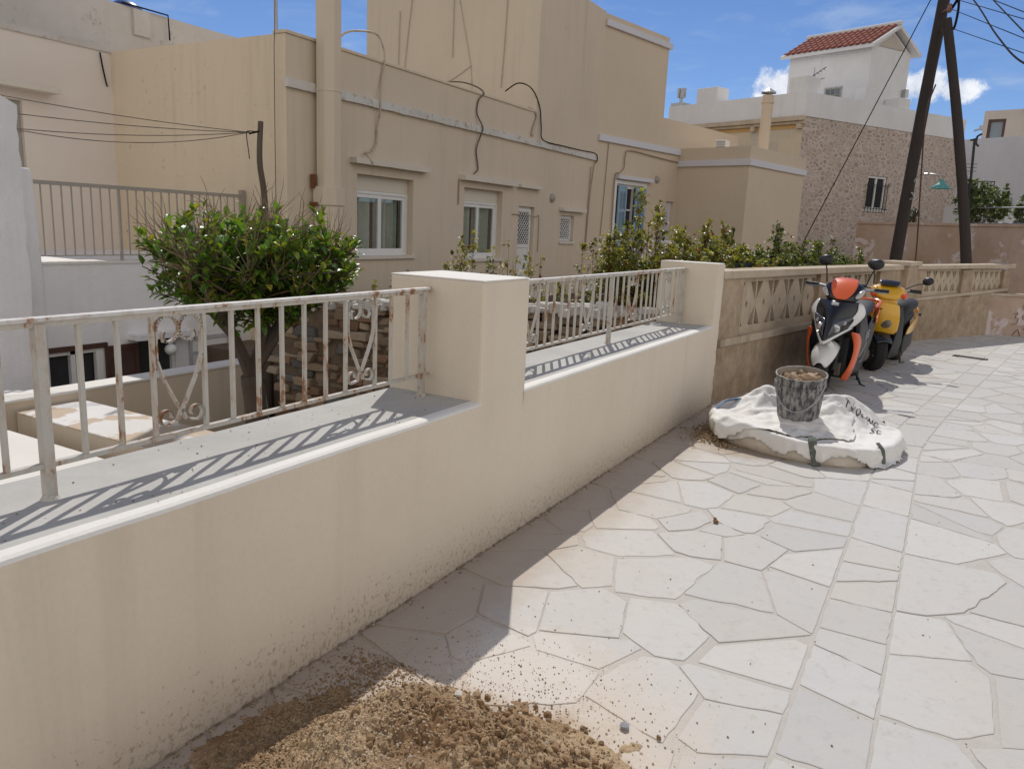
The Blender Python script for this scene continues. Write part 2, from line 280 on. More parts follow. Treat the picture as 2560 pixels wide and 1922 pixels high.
# ------------------------------------------------------------------ mesh helpers
class Fr:
    """ground frame: origin, heading; u along, v to the left of it (away from the street), z up"""
    def __init__(s, ox=0, oy=0, ang=0): s.o = (ox, oy); s.c = cos(radians(ang)); s.s = sin(radians(ang))
    def __call__(s, u, v, z): return (s.o[0]+u*s.c-v*s.s, s.o[1]+u*s.s+v*s.c, z)
W0 = Fr()
def nrm(v): v = Vector(v); return v.normalized()
class MB:
    def __init__(s, f=None): s.v = []; s.f = []; s.m = []; s.F = f or W0; s.cm = 0; s.cols = None
    def add(s, vs, fs, raw=False):
        n = len(s.v); s.v += [tuple(p) if raw else s.F(*p) for p in vs]
        s.f += [tuple(i+n for i in f) for f in fs]; s.m += [s.cm]*len(fs); return s
    def quad(s, a, b, c, d): return s.add([a, b, c, d], [(0, 1, 2, 3)])
    def box(s, x0, x1, y0, y1, z0, z1, skip=''):
        vs = [(x0, y0, z0), (x1, y0, z0), (x1, y1, z0), (x0, y1, z0), (x0, y0, z1), (x1, y0, z1), (x1, y1, z1), (x0, y1, z1)]
        fs = {'b': (0, 3, 2, 1), 't': (4, 5, 6, 7), 'f': (0, 1, 5, 4), 'r': (1, 2, 6, 5), 'k': (2, 3, 7, 6), 'l': (3, 0, 4, 7)}
        return s.add(vs, [f for k, f in fs.items() if k not in skip])
    def prism(s, poly, z0, z1):           # plan polygon, counter-clockwise
        n = len(poly); vs = [(x, y, z0) for x, y in poly]+[(x, y, z1) for x, y in poly]
        return s.add(vs, [tuple(range(n-1, -1, -1)), tuple(range(n, 2*n))]+[(i, (i+1) % n, n+(i+1) % n, n+i) for i in range(n)])
    def xprism(s, poly, v0, v1):          # outline in (u,z), counter-clockwise seen from -v, extruded along v
        n = len(poly); vs = [(x, v0, z) for x, z in poly]+[(x, v1, z) for x, z in poly]
        return s.add(vs, [tuple(range(n)), tuple(range(2*n-1, n-1, -1))]+[(i, n+i, n+(i+1) % n, (i+1) % n) for i in range(n)])
    def rings(s, rings, close=True, caps=True, raw=False):
        n = len(rings[0]); vs = [p for r in rings for p in r]; fs = []
        for i in range(len(rings)-1):
            for j in range(n if close else n-1):
                k = (j+1) % n; fs.append((i*n+j, i*n+k, (i+1)*n+k, (i+1)*n+j))
        if caps and close: fs += [tuple(range(n-1, -1, -1)), tuple(range((len(rings)-1)*n, len(rings)*n))]
        return s.add(vs, fs, raw)
    def tube(s, pts, r, n=8, flat=None):  # round bar along a polyline; r one radius or one per point
        P = [Vector(s.F(*p)) for p in pts]; rr = r if isinstance(r, (list, tuple)) else [r]*len(P)
        rings = []; up = None
        for i, p in enumerate(P):
            d = (P[min(i+1, len(P)-1)]-P[max(i-1, 0)]).normalized()
            if up is None: up = Vector((0, 0, 1)) if abs(d.z) < 0.9 else Vector((0, 1, 0))
            a = d.cross(up).normalized(); b = a.cross(d).normalized(); up = b
            fa, fb = flat or (1, 1)
            rings.append([p+(a*cos(t)*fa+b*sin(t)*fb)*rr[i] for t in [2*pi*k/n for k in range(n)]])
        return s.rings(rings, raw=True)
    def lathe(s, c, prof, n=24, axis='z'):
        rings = []
        for r, h in prof:
            ring = []
            for k in range(n):
                t = 2*pi*k/n
                if axis == 'z': ring.append((c[0]+r*cos(t), c[1]+r*sin(t), c[2]+h))
                elif axis == 'y': ring.append((c[0]+r*sin(t), c[1]+h, c[2]+r*cos(t)))
                else: ring.append((c[0]+h, c[1]+r*cos(t), c[2]+r*sin(t)))
            rings.append(ring)
        return s.rings(rings, caps=False)
    def build(s, name, mat, parent=None, bevel=0, smooth=False, seg=2, tone=None, angle=40):
        me = bpy.data.meshes.new(name); me.from_pydata(s.v, [], s.f)
        mats = mat if isinstance(mat, (list, tuple)) else [mat]
        for q in mats: me.materials.append(q)
        if len(mats) > 1: me.polygons.foreach_set('material_index', s.m)
        if tone:
            ca = me.color_attributes.new('tone', 'FLOAT_COLOR', 'CORNER')
            buf = []
            for p, c in zip(me.polygons, tone): buf += [c[0], c[1], c[2], 1.0]*p.loop_total
            ca.data.foreach_set('color', buf)
        if smooth: me.polygons.foreach_set('use_smooth', [True]*len(me.polygons))
        me.update()
        o = bpy.data.objects.new(name, me); COL.objects.link(o)
        if bevel:
            b = o.modifiers.new('bevel', 'BEVEL'); b.width = bevel; b.segments = seg; b.limit_method = 'ANGLE'; b.angle_limit = radians(30)
        if smooth and angle < 180:
            try: me.set_sharp_from_angle(angle=radians(angle))
            except Exception: pass
        if parent: attach(o, parent)
        return o
def attach(o, parent):
    o.parent = parent
    if parent.type == 'EMPTY':
        o.matrix_parent_inverse = Matrix.LocRotScale(parent.location, parent.rotation_euler, parent.scale).inverted()
def tag(o, label, cat, group=None, kind=None):
    o['label'] = label; o['category'] = cat
    if group: o['group'] = group
    if kind: o['kind'] = kind
    return o
def thing(name, label, cat, loc=(0, 0, 0), group=None):
    o = bpy.data.objects.new(name, None); o.location = loc; o.empty_display_size = 0.2; COL.objects.link(o)
    return tag(o, label, cat, group, 'thing')
def struct(o): o['kind'] = 'structure'; return o
def kids(o): return [c for c in bpy.data.objects if c.parent == o]
def copy_tree(o, parent=None):
    c = o.copy(); COL.objects.link(c)
    if parent: c.parent = parent
    for ch in kids(o): copy_tree(ch, c)
    return c
def wallgrid(mb, u0, u1, z0, z1, holes, v=0.0, reveal=0.17):
    """front face of a wall with rectangular openings and their reveals"""
    us = sorted({u0, u1, *[h[0] for h in holes], *[h[1] for h in holes]}); zs = sorted({z0, z1, *[h[2] for h in holes], *[h[3] for h in holes]})
    for a, b in zip(us, us[1:]):
        for c, d in zip(zs, zs[1:]):
            mu, mz = (a+b)/2, (c+d)/2
            if any(h[0] < mu < h[1] and h[2] < mz < h[3] for h in holes): continue
            mb.quad((a, v, c), (b, v, c), (b, v, d), (a, v, d))
    for a, b, c, d in holes:
        e = v+reveal
        mb.quad((a, v, c), (a, v, d), (a, e, d), (a, e, c)); mb.quad((b, v, c), (b, e, c), (b, e, d), (b, v, d))
        mb.quad((a, v, d), (b, v, d), (b, e, d), (a, e, d)); mb.quad((a, v, c), (a, e, c), (b, e, c), (b, v, c))
def smoothpath(pts, n=6):
    P = [Vector(p) for p in pts]; out = []
    for i in range(len(P)-1):
        p0, p1, p2, p3 = P[max(i-1, 0)], P[i], P[i+1], P[min(i+2, len(P)-1)]
        for k in range(n):
            t = k/n
            out.append(tuple(0.5*((2*p1)+(p2-p0)*t+(2*p0-5*p1+4*p2-p3)*t*t+(3*p1-p0-3*p2+p3)*t**3)))
    return out+[tuple(P[-1])]
def sagline(a, b, sag, n=24):
    a, b = Vector(a), Vector(b)
    return [tuple(a.lerp(b, i/n)-Vector((0, 0, sag*4*(i/n)*(1-i/n)))) for i in range(n+1)]
# ------------------------------------------------------------------ ground and paving
random.seed(7)
def bend(x):                      # the street swings to the right beyond the bags
    t = max(0.0, x-6.2); return -0.155*t*t/(t+1.2)
m_earth = plaster('garden_earth', (0.13, 0.095, 0.065), (0.20, 0.155, 0.11), grain=0.8, big=3.0, bumpd=0.06)
g = MB()
g.add([(-400, -400, -0.03), (400, -400, -0.03), (400, 2.0, -0.03), (-400, 2.0, -0.03)], [(0, 1, 2, 3)])
g.add([(9.5, 2.0, -0.03), (400, 2.0, -0.03), (400, 400, -0.03), (9.5, 400, -0.03)], [(0, 1, 2, 3)])
g.add([(-400, 2.0, -1.9), (7.2, 2.0, -1.9), (7.2, 400, -1.9), (-400, 400, -1.9)], [(0, 1, 2, 3)])
g.add([(7.2, 2.0, -0.3), (9.5, 2.0, -0.3), (9.5, 400, -0.3), (7.2, 400, -0.3)], [(0, 1, 2, 3)])
g.add([(7.2, 2.0, -1.9), (7.2, 400, -1.9), (7.2, 400, -0.3), (7.2, 2.0, -0.3)], [(0, 1, 2, 3)])
g.add([(-400, 2.0, -0.03), (9.5, 2.0, -0.03), (9.5, 2.0, -1.9), (-400, 2.0, -1.9)], [(0, 1, 2, 3)])
g.add([(9.5, 2.0, -0.3), (9.5, 400, -0.3), (9.5, 400, -0.03), (9.5, 2.0, -0.03)], [(0, 1, 2, 3)])
struct(g.build('ground', m_earth))

def clip(poly, nx, ny, d):        # keep nx*x+ny*y <= d
    out = []
    for i, p in enumerate(poly):
        q = poly[(i+1) % len(poly)]
        a = nx*p[0]+ny*p[1]-d; b = nx*q[0]+ny*q[1]-d
        if a <= 0: out.append(p)
        if (a < 0 < b) or (b < 0 < a):
            t = a/(a-b); out.append((p[0]+(q[0]-p[0])*t, p[1]+(q[1]-p[1])*t))
    return out
STONES = []
def crazy(x0, x1, y0, y1, px, py, jit, gap, seed, ax=1.0):
    rnd = random.Random(seed); sites = []
    nx, ny = max(1, round((x1-x0)/px)), max(1, round((y1-y0)/py))
    grid = {}
    for i in range(nx):
        for j in range(ny):
            if rnd.random() < 0.17: continue
            x = x0+(i+.5+(0.5 if j % 2 else 0)*.6+rnd.uniform(-jit, jit))*(x1-x0)/nx; y = y0+(j+.5+rnd.uniform(-jit, jit))*(y1-y0)/ny
            grid.setdefault((i, j), []).append((x, y))
            if rnd.random() < 0.16: grid[(i, j)].append((x+rnd.uniform(.3, .5)*px, y+rnd.uniform(-.4, .4)*py))
    for (i, j), ss in grid.items():
        for (x, y) in ss:
            poly = [(x0, y0), (x1, y0), (x1, y1), (x0, y1)]
            for di in range(-3, 4):
                for dj in range(-3, 4):
                    for (a, b) in grid.get((i+di, j+dj), ()):
                        if (a, b) == (x, y): continue
                        dx, dy = a-x, (b-y)*ax; L = sqrt(dx*dx+dy*dy)
                        gp = gap*(0.45+2.6*((hash((round((a+x)*997), round((b+y)*991))) % 1000)/1000)**2)
                        sk = (((hash((round((a+x)*313), round((b+y)*719))) % 1000)/1000)-.5)*0.62
                        ux, uy = dx/L, dy/L; ux, uy = ux*cos(sk)-uy*sin(sk), ux*sin(sk)+uy*cos(sk)
                        mx, my = (a+x)/2, (b+y)/2
                        poly = clip(poly, ux, uy, ux*mx+uy*my-gp/2)
                        if len(poly) < 3: break
            if len(poly) >= 3: STONES.append(poly)
crazy(-3.0, 6.4, 0.278, 1.77, 0.36, 0.31, 0.44, 0.014, 3)
crazy(6.4, 22.0, 0.278, 2.2, 0.34, 0.29, 0.44, 0.016, 4)
crazy(-3.0, 22.0, 0.012, 0.262, 0.40, 0.25, 0.10, 0.010, 5)
crazy(-3.0, 6.4, -4.5, 0.0, 0.34, 0.28, 0.44, 0.016, 6, 1.3)
crazy(6.4, 24.0, -5.5, 0.0, 0.34, 0.29, 0.44, 0.017, 8, 1.3)
pb = MB(); tones = []
rnd = random.Random(11)
for poly in STONES:
    A = sum(p[0]*q[1]-q[0]*p[1] for p, q in zip(poly, poly[1:]+poly[:1]))/2
    if A < 0.004: continue
    cx_, cy_ = sum(p[0] for p in poly)/len(poly), sum(p[1] for p in poly)/len(poly)
    near = cx_ < 8
    pts = []
    for p, q in zip(poly, poly[1:]+poly[:1]):
        L = sqrt((q[0]-p[0])**2+(q[1]-p[1])**2)
        if L < 1e-4: continue
        n = max(1, int(L/(0.05 if near else 0.15))); rough = rnd.choice((0.2, 0.4, 1.0, 1.6))
        ox, oy = -(q[1]-p[1])/L, (q[0]-p[0])/L
        for k in range(n):
            t = k/n; o = 0 if k == 0 else rough*0.010*noise.noise((p[0]*9+t*L*14, p[1]*9, 3.1))
            c = 0.012 if k == 0 else 0
            x, y = p[0]+(q[0]-p[0])*t+ox*o, p[1]+(q[1]-p[1])*t+oy*o
            x += (cx_-x)*c; y += (cy_-y)*c
            pts.append((x, y))
    h = 0.0018+rnd.random()*0.0022; tx, ty = rnd.uniform(-.002, .002), rnd.uniform(-.002, .002)
    def P(x, y, dz, s_): 
        x, y = cx_+(x-cx_)*s_, cy_+(y-cy_)*s_
        return (x, y+bend(x), h+dz+tx*(x-cx_)+ty*(y-cy_))
    k_ = 1-0.006/max(.05, sqrt(A))
    r0 = [P(x, y, -h-0.004, 1.0) for x, y in pts]; r1 = [P(x, y, -0.0012, 1.0) for x, y in pts]; r2 = [P(x, y, 0.0, k_) for x, y in pts]
    n = len(pts); fs = [(i, (i+1) % n, n+(i+1) % n, n+i) for i in range(n)]+[(n+i, n+(i+1) % n, 2*n+(i+1) % n, 2*n+i) for i in range(n)]+[tuple(range(2*n, 3*n))]
    pb.add(r0+r1+r2, fs)
    v = rnd.uniform(0.80, 0.94); wm = rnd.uniform(-1, 1)
    base = (0.615, 0.592, 0.55) if wm < .6 else (0.60, 0.585, 0.555)
    if wm < -.7: base = (0.61, 0.58, 0.525)
    tones += [tuple(c*v for c in base)]*len(fs)
# paving material: marble veins, dust blown off the sand heap, dirt specks, cement smear
def paving_mat(name, grout=False):
    m, nt, b, v = newmat(name)
    if grout:
        n = nz(nt, v, 14, 8, 0.7); col = mixc(nt, n, (0.43, 0.395, 0.35), (0.56, 0.525, 0.475))
    else:
        a = nd(nt, 'ShaderNodeAttribute', attribute_name='tone').outputs['Color']
        vn = nd(nt, 'ShaderNodeTexWave', {'Vector': v, 'Scale': 2.2, 'Distortion': 14.0, 'Detail': 4.0, 'Detail Scale': 1.2}, wave_type='BANDS').outputs['Fac']
        col = mixc(nt, mth(nt, 'MULTIPLY', ramp(nt, vn, [(0.75, 0.0), (1.0, 1.0)]), 0.10), a, (0.45, 0.46, 0.48))
        n = nz(nt, v, 3.5, 8, 0.7)
        col = mixc(nt, mth(nt, 'MULTIPLY', ramp(nt, n, [(0.45, 0.0), (0.7, 1.0)]), 0.34), col, (0.58, 0.53, 0.465))
        n2 = nz(nt, v, 17, 7, 0.75)
        col = mixc(nt, mth(nt, 'MULTIPLY', ramp(nt, n2, [(0.54, 0.0), (0.68, 1.0)]), 0.5), col, (0.42, 0.375, 0.32))
        n3 = nz(nt, v, 1.1, 6, 0.7); col = mixc(nt, mth(nt, 'MULTIPLY', ramp(nt, n3, [(0.5, 0.0), (0.7, 1.0)]), 0.35), col, (0.50, 0.45, 0.38))
    sp = nd(nt, 'ShaderNodeSeparateXYZ', {0: v})
    def spot(cx_, cy_, r, soft, amp=0.5, sc_=5):
        dx = mth(nt, 'SUBTRACT', sp.outputs[0], cx_); dy = mth(nt, 'SUBTRACT', sp.outputs[1], cy_)
        d = mth(nt, 'SQRT', mth(nt, 'ADD', mth(nt, 'MULTIPLY', dx, dx), mth(nt, 'MULTIPLY', dy, dy)))
        d = mth(nt, 'ADD', d, mth(nt, 'MULTIPLY', mth(nt, 'SUBTRACT', nz(nt, v, sc_, 7, 0.7), 0.5), amp))
        f = sstep(nt, d, r, r-soft)
        return f
    col = mixc(nt, mth(nt, 'MULTIPLY', spot(1.80, 1.05, 0.85, 0.45), 0.92), col, (0.60, 0.52, 0.43))
    col = mixc(nt, mth(nt, 'MULTIPLY', spot(1.50, 1.0, 0.68, 0.28, 0.6, 9), 0.85), col, (0.44, 0.31, 0.19))
    col = mixc(nt, mth(nt, 'MULTIPLY', spot(2.25, 1.12, 0.30, 0.12, 0.6, 8), 0.55), col, (0.66, 0.62, 0.57))
    col = mixc(nt, mth(nt, 'MULTIPLY', spot(5.9, 1.15, 0.62, 0.3, 0.5), 0.8), col, (0.33, 0.25, 0.17))
    # dirt at the wall foot; outer brown band also paints the wall's shadow darker
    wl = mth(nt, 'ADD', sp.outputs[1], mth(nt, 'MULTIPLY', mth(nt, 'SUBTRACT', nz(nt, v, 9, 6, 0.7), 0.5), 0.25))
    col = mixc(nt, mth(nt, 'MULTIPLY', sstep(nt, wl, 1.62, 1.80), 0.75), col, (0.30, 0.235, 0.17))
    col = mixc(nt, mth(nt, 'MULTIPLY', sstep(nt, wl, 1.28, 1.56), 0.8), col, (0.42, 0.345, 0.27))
    setc(nt, b, col); b.inputs['Roughness'].default_value = 0.75; b.inputs['Specular IOR Level'].default_value = 0.3
    bump(nt, b, mth(nt, 'ADD', nz(nt, v, 8, 6, 0.65), mth(nt, 'MULTIPLY', nz(nt, v, 70, 4, 0.7), 0.3)), 0.35 if not grout else 0.8, 0.012)
    return m
g = MB()
xs = [-6+0.5*i for i in range(64)]
for a, b in zip(xs, xs[1:]):
    g.add([(a, -7, -0.001), (b, -7, -0.001), (b, 2.25+bend(b), -0.001), (a, 2.25+bend(a) if a > 7 else 2.0, -0.001)], [(0, 1, 2, 3)])
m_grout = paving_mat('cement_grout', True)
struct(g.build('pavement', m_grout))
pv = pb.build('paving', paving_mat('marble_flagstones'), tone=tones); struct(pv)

# ------------------------------------------------------------------ new plaster wall with two pillars (one thing)
YF, YB, ZS, ZP = 1.78, 2.305, 0.755, 1.302
wt = thing('boundary_wall', 'freshly painted cream street wall with two square pillars carrying the white railings', 'wall', (3, 2, 0))
def soft_slab(x0, x1):      # rounded, slightly wavy sill: a profile swept along the wall
    mb = MB(); prof = [(YB, ZS-0.25), (YB, ZS-0.012), (YB-0.02, ZS), (YF+0.05, ZS+0.001), (YF+0.014, ZS), (YF+0.003, ZS-0.006), (YF-0.0015, ZS-0.016), (YF-0.001, ZS-0.05), (YF+0.001, ZS-0.09)]
    n = int((x1-x0)/0.06); rings = []
    for i in range(n+1):
        x = x0+(x1-x0)*i/n
        rings.append([(x, y+(0.003*noise.noise((x*1.7, y, 0))+.0015*noise.noise((x*9, y, 0)) if k > 2 else 0), z+0.003*noise.noise((x*2.3, y*3, 5))) for k, (y, z) in enumerate(prof)])
    for r0, r1 in zip(rings, rings[1:]):
        for k in range(len(prof)-1):
            mb.cm = 1 if 3 <= k <= 5 else (2 if k > 5 else 0)
            mb.add([r0[k], r1[k], r1[k+1], r0[k+1]], [(3, 2, 1, 0)])
    return mb
mb = MB()
mb.box(-5, 6.84, YF, YB, -0.1, ZS-0.05, 't')
mb.build('wall', M['wall_new'], wt)
for a, b in ((-5, 2.93), (3.325, 6.85)):
    o = soft_slab(a, b).build('sill', [M['sill_top'], M['white_edge'], M['wall_new']], wt, smooth=True, angle=60)
def pillar(x0, x1, jag=False):
    mb = MB()
    if not jag: mb.box(x0, x1, YF, YB, ZS-0.05, ZP, 'b')
    else:
        r = random.Random(5); pts = [(x0, -0.1), (x1-.05, -0.1)]
        for i in range(60):
            z = 0.0+(ZP)*i/60; rag = 0.035 if z < .95 else 0.006
            pts.append((x1+rag*noise.noise((z*11, 2, 0))+rag*.6*noise.noise((z*37, 9, 0))-0.02*(1-z), z))
        pts += [(x1, ZP), (x0, ZP)]
        mb.xprism(pts, YF, YB)
    return mb
pillar(2.912, 3.342).build('pillar', M['wall_new'], wt, bevel=0.012)
pillar(6.84, 7.075, True).build('pillar', M['wall_new'], wt)
for a, b in ((2.914, 3.340), (6.842, 7.068)):
    mb = MB(); mb.box(a, b, YF, YB, ZP-0.002, ZP+0.006); mb.build('pillar_cap', M['white_edge'], wt, bevel=0.004)

# ------------------------------------------------------------------ white railings
def scroll_pts(c, r, a0, a1, n=14, r1=None):
    r1 = r1 or r
    return [(c[0]+(r+(r1-r)*i/n)*cos(a0+(a1-a0)*i/n), c[1]+(r+(r1-r)*i/n)*sin(a0+(a1-a0)*i/n)) for i in range(n+1)]
def heart(mb, x0, x1, y):
    """the wrought panel between two bars: two strips crossing low, curling in at the top and out at the foot"""
    cx_ = (x0+x1)/2; hw = (x1-x0)/2-0.012; zb, zt = 0.885, 1.235
    for s in (-1, 1):
        pts = []
        R = hw/2
        top = scroll_pts((cx_+s*R, zt-R-0.004), R, 0 if s > 0 else pi, (pi*1.62) if s > 0 else (pi-pi*1.62), 18, R*.95)
        curl = scroll_pts((cx_+s*R*0.98, zt-R-0.02), R*0.55, (pi*1.62+.1) if s > 0 else (pi-pi*1.62-.1), (pi*2.25) if s > 0 else (pi-pi*2.25), 8, R*.35)
        pts = [p for p in reversed(top)]
        rb = hw*0.36
        low = [(cx_+s*hw, 1.10), (cx_+s*hw*.75, 1.04), (cx_+s*0.012, 0.945), (cx_-s*0.004, 0.925)]
        foot = scroll_pts((cx_-s*(hw-rb), zb+rb), rb, (-pi*0.62 if s > 0 else -pi*0.38)+0, (-pi*0.62-pi*1.45) if s > 0 else (-pi*0.38+pi*1.45), 16, rb*.55)
        path = curl[::-1]+pts+low+[(cx_-s*rb*.55, zb+0.012)]+foot
        P = [(x, z) for x, z in path]
        # flat strip 14 mm wide (across y), 4 mm thick
        for (a, b) in zip(P, P[1:]):
            d = Vector((b[0]-a[0], b[1]-a[1]))
            if d.length < 1e-5: continue
            n = Vector((-d.y, d.x)).normalized()*0.0028; e = d.normalized()*0.0015
            q = [(a[0]-e.x+n.x, a[1]-e.y+n.y), (a[0]-e.x-n.x, a[1]-e.y-n.y), (b[0]+e.x-n.x, b[1]+e.y-n.y), (b[0]+e.x+n.x, b[1]+e.y+n.y)]
            vs = [(p[0], y-.008, p[1]) for p in q]+[(p[0], y+.008, p[1]) for p in q]
            mb.add(vs, [(0, 3, 2, 1), (4, 5, 6, 7), (0, 1, 5, 4), (1, 2, 6, 5), (2, 3, 7, 6), (3, 0, 4, 7)])
def railing(name_lab, x0, x1, bars, posts, hearts):
    y = 2.07
    t = thing('railing', name_lab, 'railing', ((x0+x1)/2, y, ZS), 'railings on the street wall')
    mb = MB(); mb.box(x0, x1, y-.017, y+.017, 1.247, 1.259); mb.build('handrail', M['rail_top'], t, bevel=.003)
    mb = MB(); mb.box(x0, x1, y-.009, y+.009, 1.232, 1.2472); mb.box(x0, x1, y-.010, y+.010, 0.847, 0.861); mb.build('rail_bar', M['rail'], t)
    for b in bars:
        mb = MB(); tl = random.uniform(-.002, .002); mb.box(b-.0065, b+.0065, y-.0065, y+.0065, .858, 1.236); mb.build('baluster', M['rail'], t)
    for p in posts:
        mb = MB(); mb.box(p-.014, p+.014, y-.014, y+.014, ZS-.01, 1.24); mb.lathe((p, y, ZS-.004), [(.03, 0), (.024, .008), (.016, .02)], 10); mb.build('post', M['rail'], t)
    for a, b in hearts:
        mb = MB(); heart(mb, a, b, y); mb.build('scroll', M['rail'], t)
random.seed(3)
bl = [-1.2+.113*i for i in range(16)]+[.605, .80, .915, 1.030, 1.244, 1.357, 1.469, 1.656, 1.768, 1.882, 1.993, 2.105, 2.219, 2.333, 2.517, 2.623, 2.737]
railing('rusty white railing with heart scrolls on the low wall left of the first pillar', -1.5, 2.90, bl, [-0.6, 1.135, 2.854], [(.605, .80), (1.469, 1.656), (2.333, 2.517)])
br = [3.40, 3.51, 3.62, 3.72, 3.82, 4.002, 4.104, 4.207, 4.314, 4.418, 4.52, 4.618, 4.799, 4.913, 5.016, 5.116, 5.222, 5.343, 5.446, 5.631, 5.744, 5.861, 5.96, 6.06, 6.136, 6.253, 6.453, 6.567, 6.684]
railing('rusty white railing with heart scrolls between the two cream pillars', 3.35, 6.86, br, [5.116, 6.80], [(3.82, 4.002), (4.618, 4.799), (5.446, 5.631), (6.253, 6.453)])

# ------------------------------------------------------------------ brown concrete wall with pierced blocks
def pierced(mb, u0, z0, pitch, n, H, v0, v1, half_start=True):
    """row of pierced units: rib, V above, inverted V below, little diamond between neighbours"""
    a = pitch/2; zm = z0+H/2; rib = 0.016*pitch/.44; fr = 0.022
    def slab(poly): mb.xprism(poly, v0, v1)
    slab([(u0, z0), (u0+n*pitch, z0), (u0+n*pitch, z0+fr), (u0, z0+fr)]); slab([(u0, z0+H-fr), (u0+n*pitch, z0+H-fr), (u0+n*pitch, z0+H), (u0, z0+H)])
    zt, zb = z0+H-fr, z0+fr
    for i in range(n+1):
        c = u0+i*pitch
        slab([(c-rib, zb), (c+rib, zb), (c+rib, zt), (c-rib, zt)])
    for i in range(n):
        c = u0+(i+.5)*pitch; k = 0.30*a           # solid web between the two triangle pairs
        dh = .045; dw = .03*pitch/.44; t = a-rib*.6
        L, R_, T, B = c-t, c+t, zt, zb
        q = 0.055
        # four pieces round the diamond
        slab([(c-k, zt), (L, zm+.02), (L, zm), (c-dw, zm), (c, zm+dh), (c, zt)])
        slab([(c, zt), (c, zm+dh), (c+dw, zm), (R_, zm), (R_, zm+.02), (c+k, zt)])
        slab([(L, zm), (L, zm-.02), (c-k, zb), (c, zb), (c, zm-dh), (c-dw, zm)])
        slab([(c, zb), (c+k, zb), (R_, zm-.02), (R_, zm), (c+dw, zm), (c, zm-dh)])
F2 = Fr(7.04, 1.80, -10.2); LEN2 = 7.15
t2 = thing('pierced_wall', 'rough brown concrete wall with pierced star blocks behind the two scooters', 'wall', F2(3.5, .1, 0))
mb = MB(F2); mb.box(0, LEN2, 0, .22, -.1, .53); mb.build('base', M['conc'], t2)
for (u0, u1) in ((0, .54), (2.74, 3.06), (5.3, 5.55)):
    mb = MB(F2); mb.box(u0, u1, .0, .22, .602, 1.165); mb.build('pier', M['conc'], t2)
mb = MB(F2); mb.box(.10, LEN2, -.022, .22, .53, .602); mb.build('ledge', M['conc_cap'], t2, bevel=.006)
for (u0, n, p) in ((.54, 5, .44), (3.06, 5, .448)):
    mb = MB(F2); pierced(mb, u0, .66, p, n, .48, .05, .12)
    mb.box(u0, u0+n*p, .05, .14, .602, .66); mb.box(u0, u0+n*p, .05, .14, 1.14, 1.165)
    mb.build('pierced_block', M['breeze'], t2)
mb = MB(F2); mb.box(5.55, 6.5, .0, .22, .602, 1.165); mb.build('pier', M['conc'], t2)
mb = MB(F2); mb.box(.03, 6.55, -.03, .25, 1.165, 1.238); mb.build('coping', M['conc_cap'], t2, bevel=.008)
mb = MB(F2); mb.box(6.5, LEN2+.05, -.10, .30, -.1, 1.225); mb.build('end_pier', M['conc'], t2, bevel=.012)
mb = MB(F2); mb.box(6.46, LEN2+.09, -.12, .34, 1.225, 1.29); mb.build('end_coping', M['conc_cap'], t2, bevel=.008)

F3 = Fr(14.0, 0.46, -25.5); LEN3 = 3.36
t3 = thing('pierced_wall', 'further brown concrete wall with two pierced panels, in front of the utility pole', 'wall', F3(1.6, .1, 0))
def slope(mb, u0, u1, v0, v1, za0, za1, zb0, zb1):
    mb.add([(u0, v0, za0), (u1, v0, za1), (u1, v1, za1), (u0, v1, za0), (u0, v0, zb0), (u1, v0, zb1), (u1, v1, zb1), (u0, v1, zb0)],
           [(0, 3, 2, 1), (4, 5, 6, 7), (0, 1, 5, 4), (1, 2, 6, 5), (2, 3, 7, 6), (3, 0, 4, 7)])
mb = MB(F3); slope(mb, 0, LEN3, 0, .22, -.1, -.1, .66, .79); mb.build('base', M['conc'], t3)
mb = MB(F3); slope(mb, 0, LEN3-.06, -.022, .2, .66, .79, .705, .845); mb.build('ledge', M['conc_cap'], t3, bevel=.006)
for a, b in ((0, .26), (1.55, 1.92), (3.09, LEN3)):
    mb = MB(F3); mb.box(a, b, 0, .22, .70, 1.17); mb.build('pier', M['conc'], t3)
for u0, n, p in ((.26, 6, .215), (1.92, 6, .195)):
    mb = MB(F3); pierced(mb, u0, .79, p, n, .37, .05, .12); mb.box(u0, u0+n*p, .05, .14, .69, .79); mb.box(u0, u0+n*p, .05, .14, 1.16, 1.18); mb.build('pierced_block', M['breeze'], t3)
mb = MB(F3); slope(mb, -.04, LEN3+.06, -.04, .26, 1.17, 1.21, 1.23, 1.285); mb.build('coping', M['conc_cap'], t3, bevel=.008)

# low graffiti wall where the street drops away
F4 = Fr(16.75, -1.25, -62)
t4 = thing('graffiti_wall', 'low tan wall with dark red scrawl beyond the pierced walls', 'wall', F4(0, 0, 0))
mb = MB(F4); mb.box(-2.2, 6, 0.0, .25, -.1, .72); mb.build('wall', M['pink_wall'], t4)
mb = MB(F4); mb.box(-2.22, 6, -.03, .28, .72, .76); mb.build('coping', M['conc_cap'], t4)
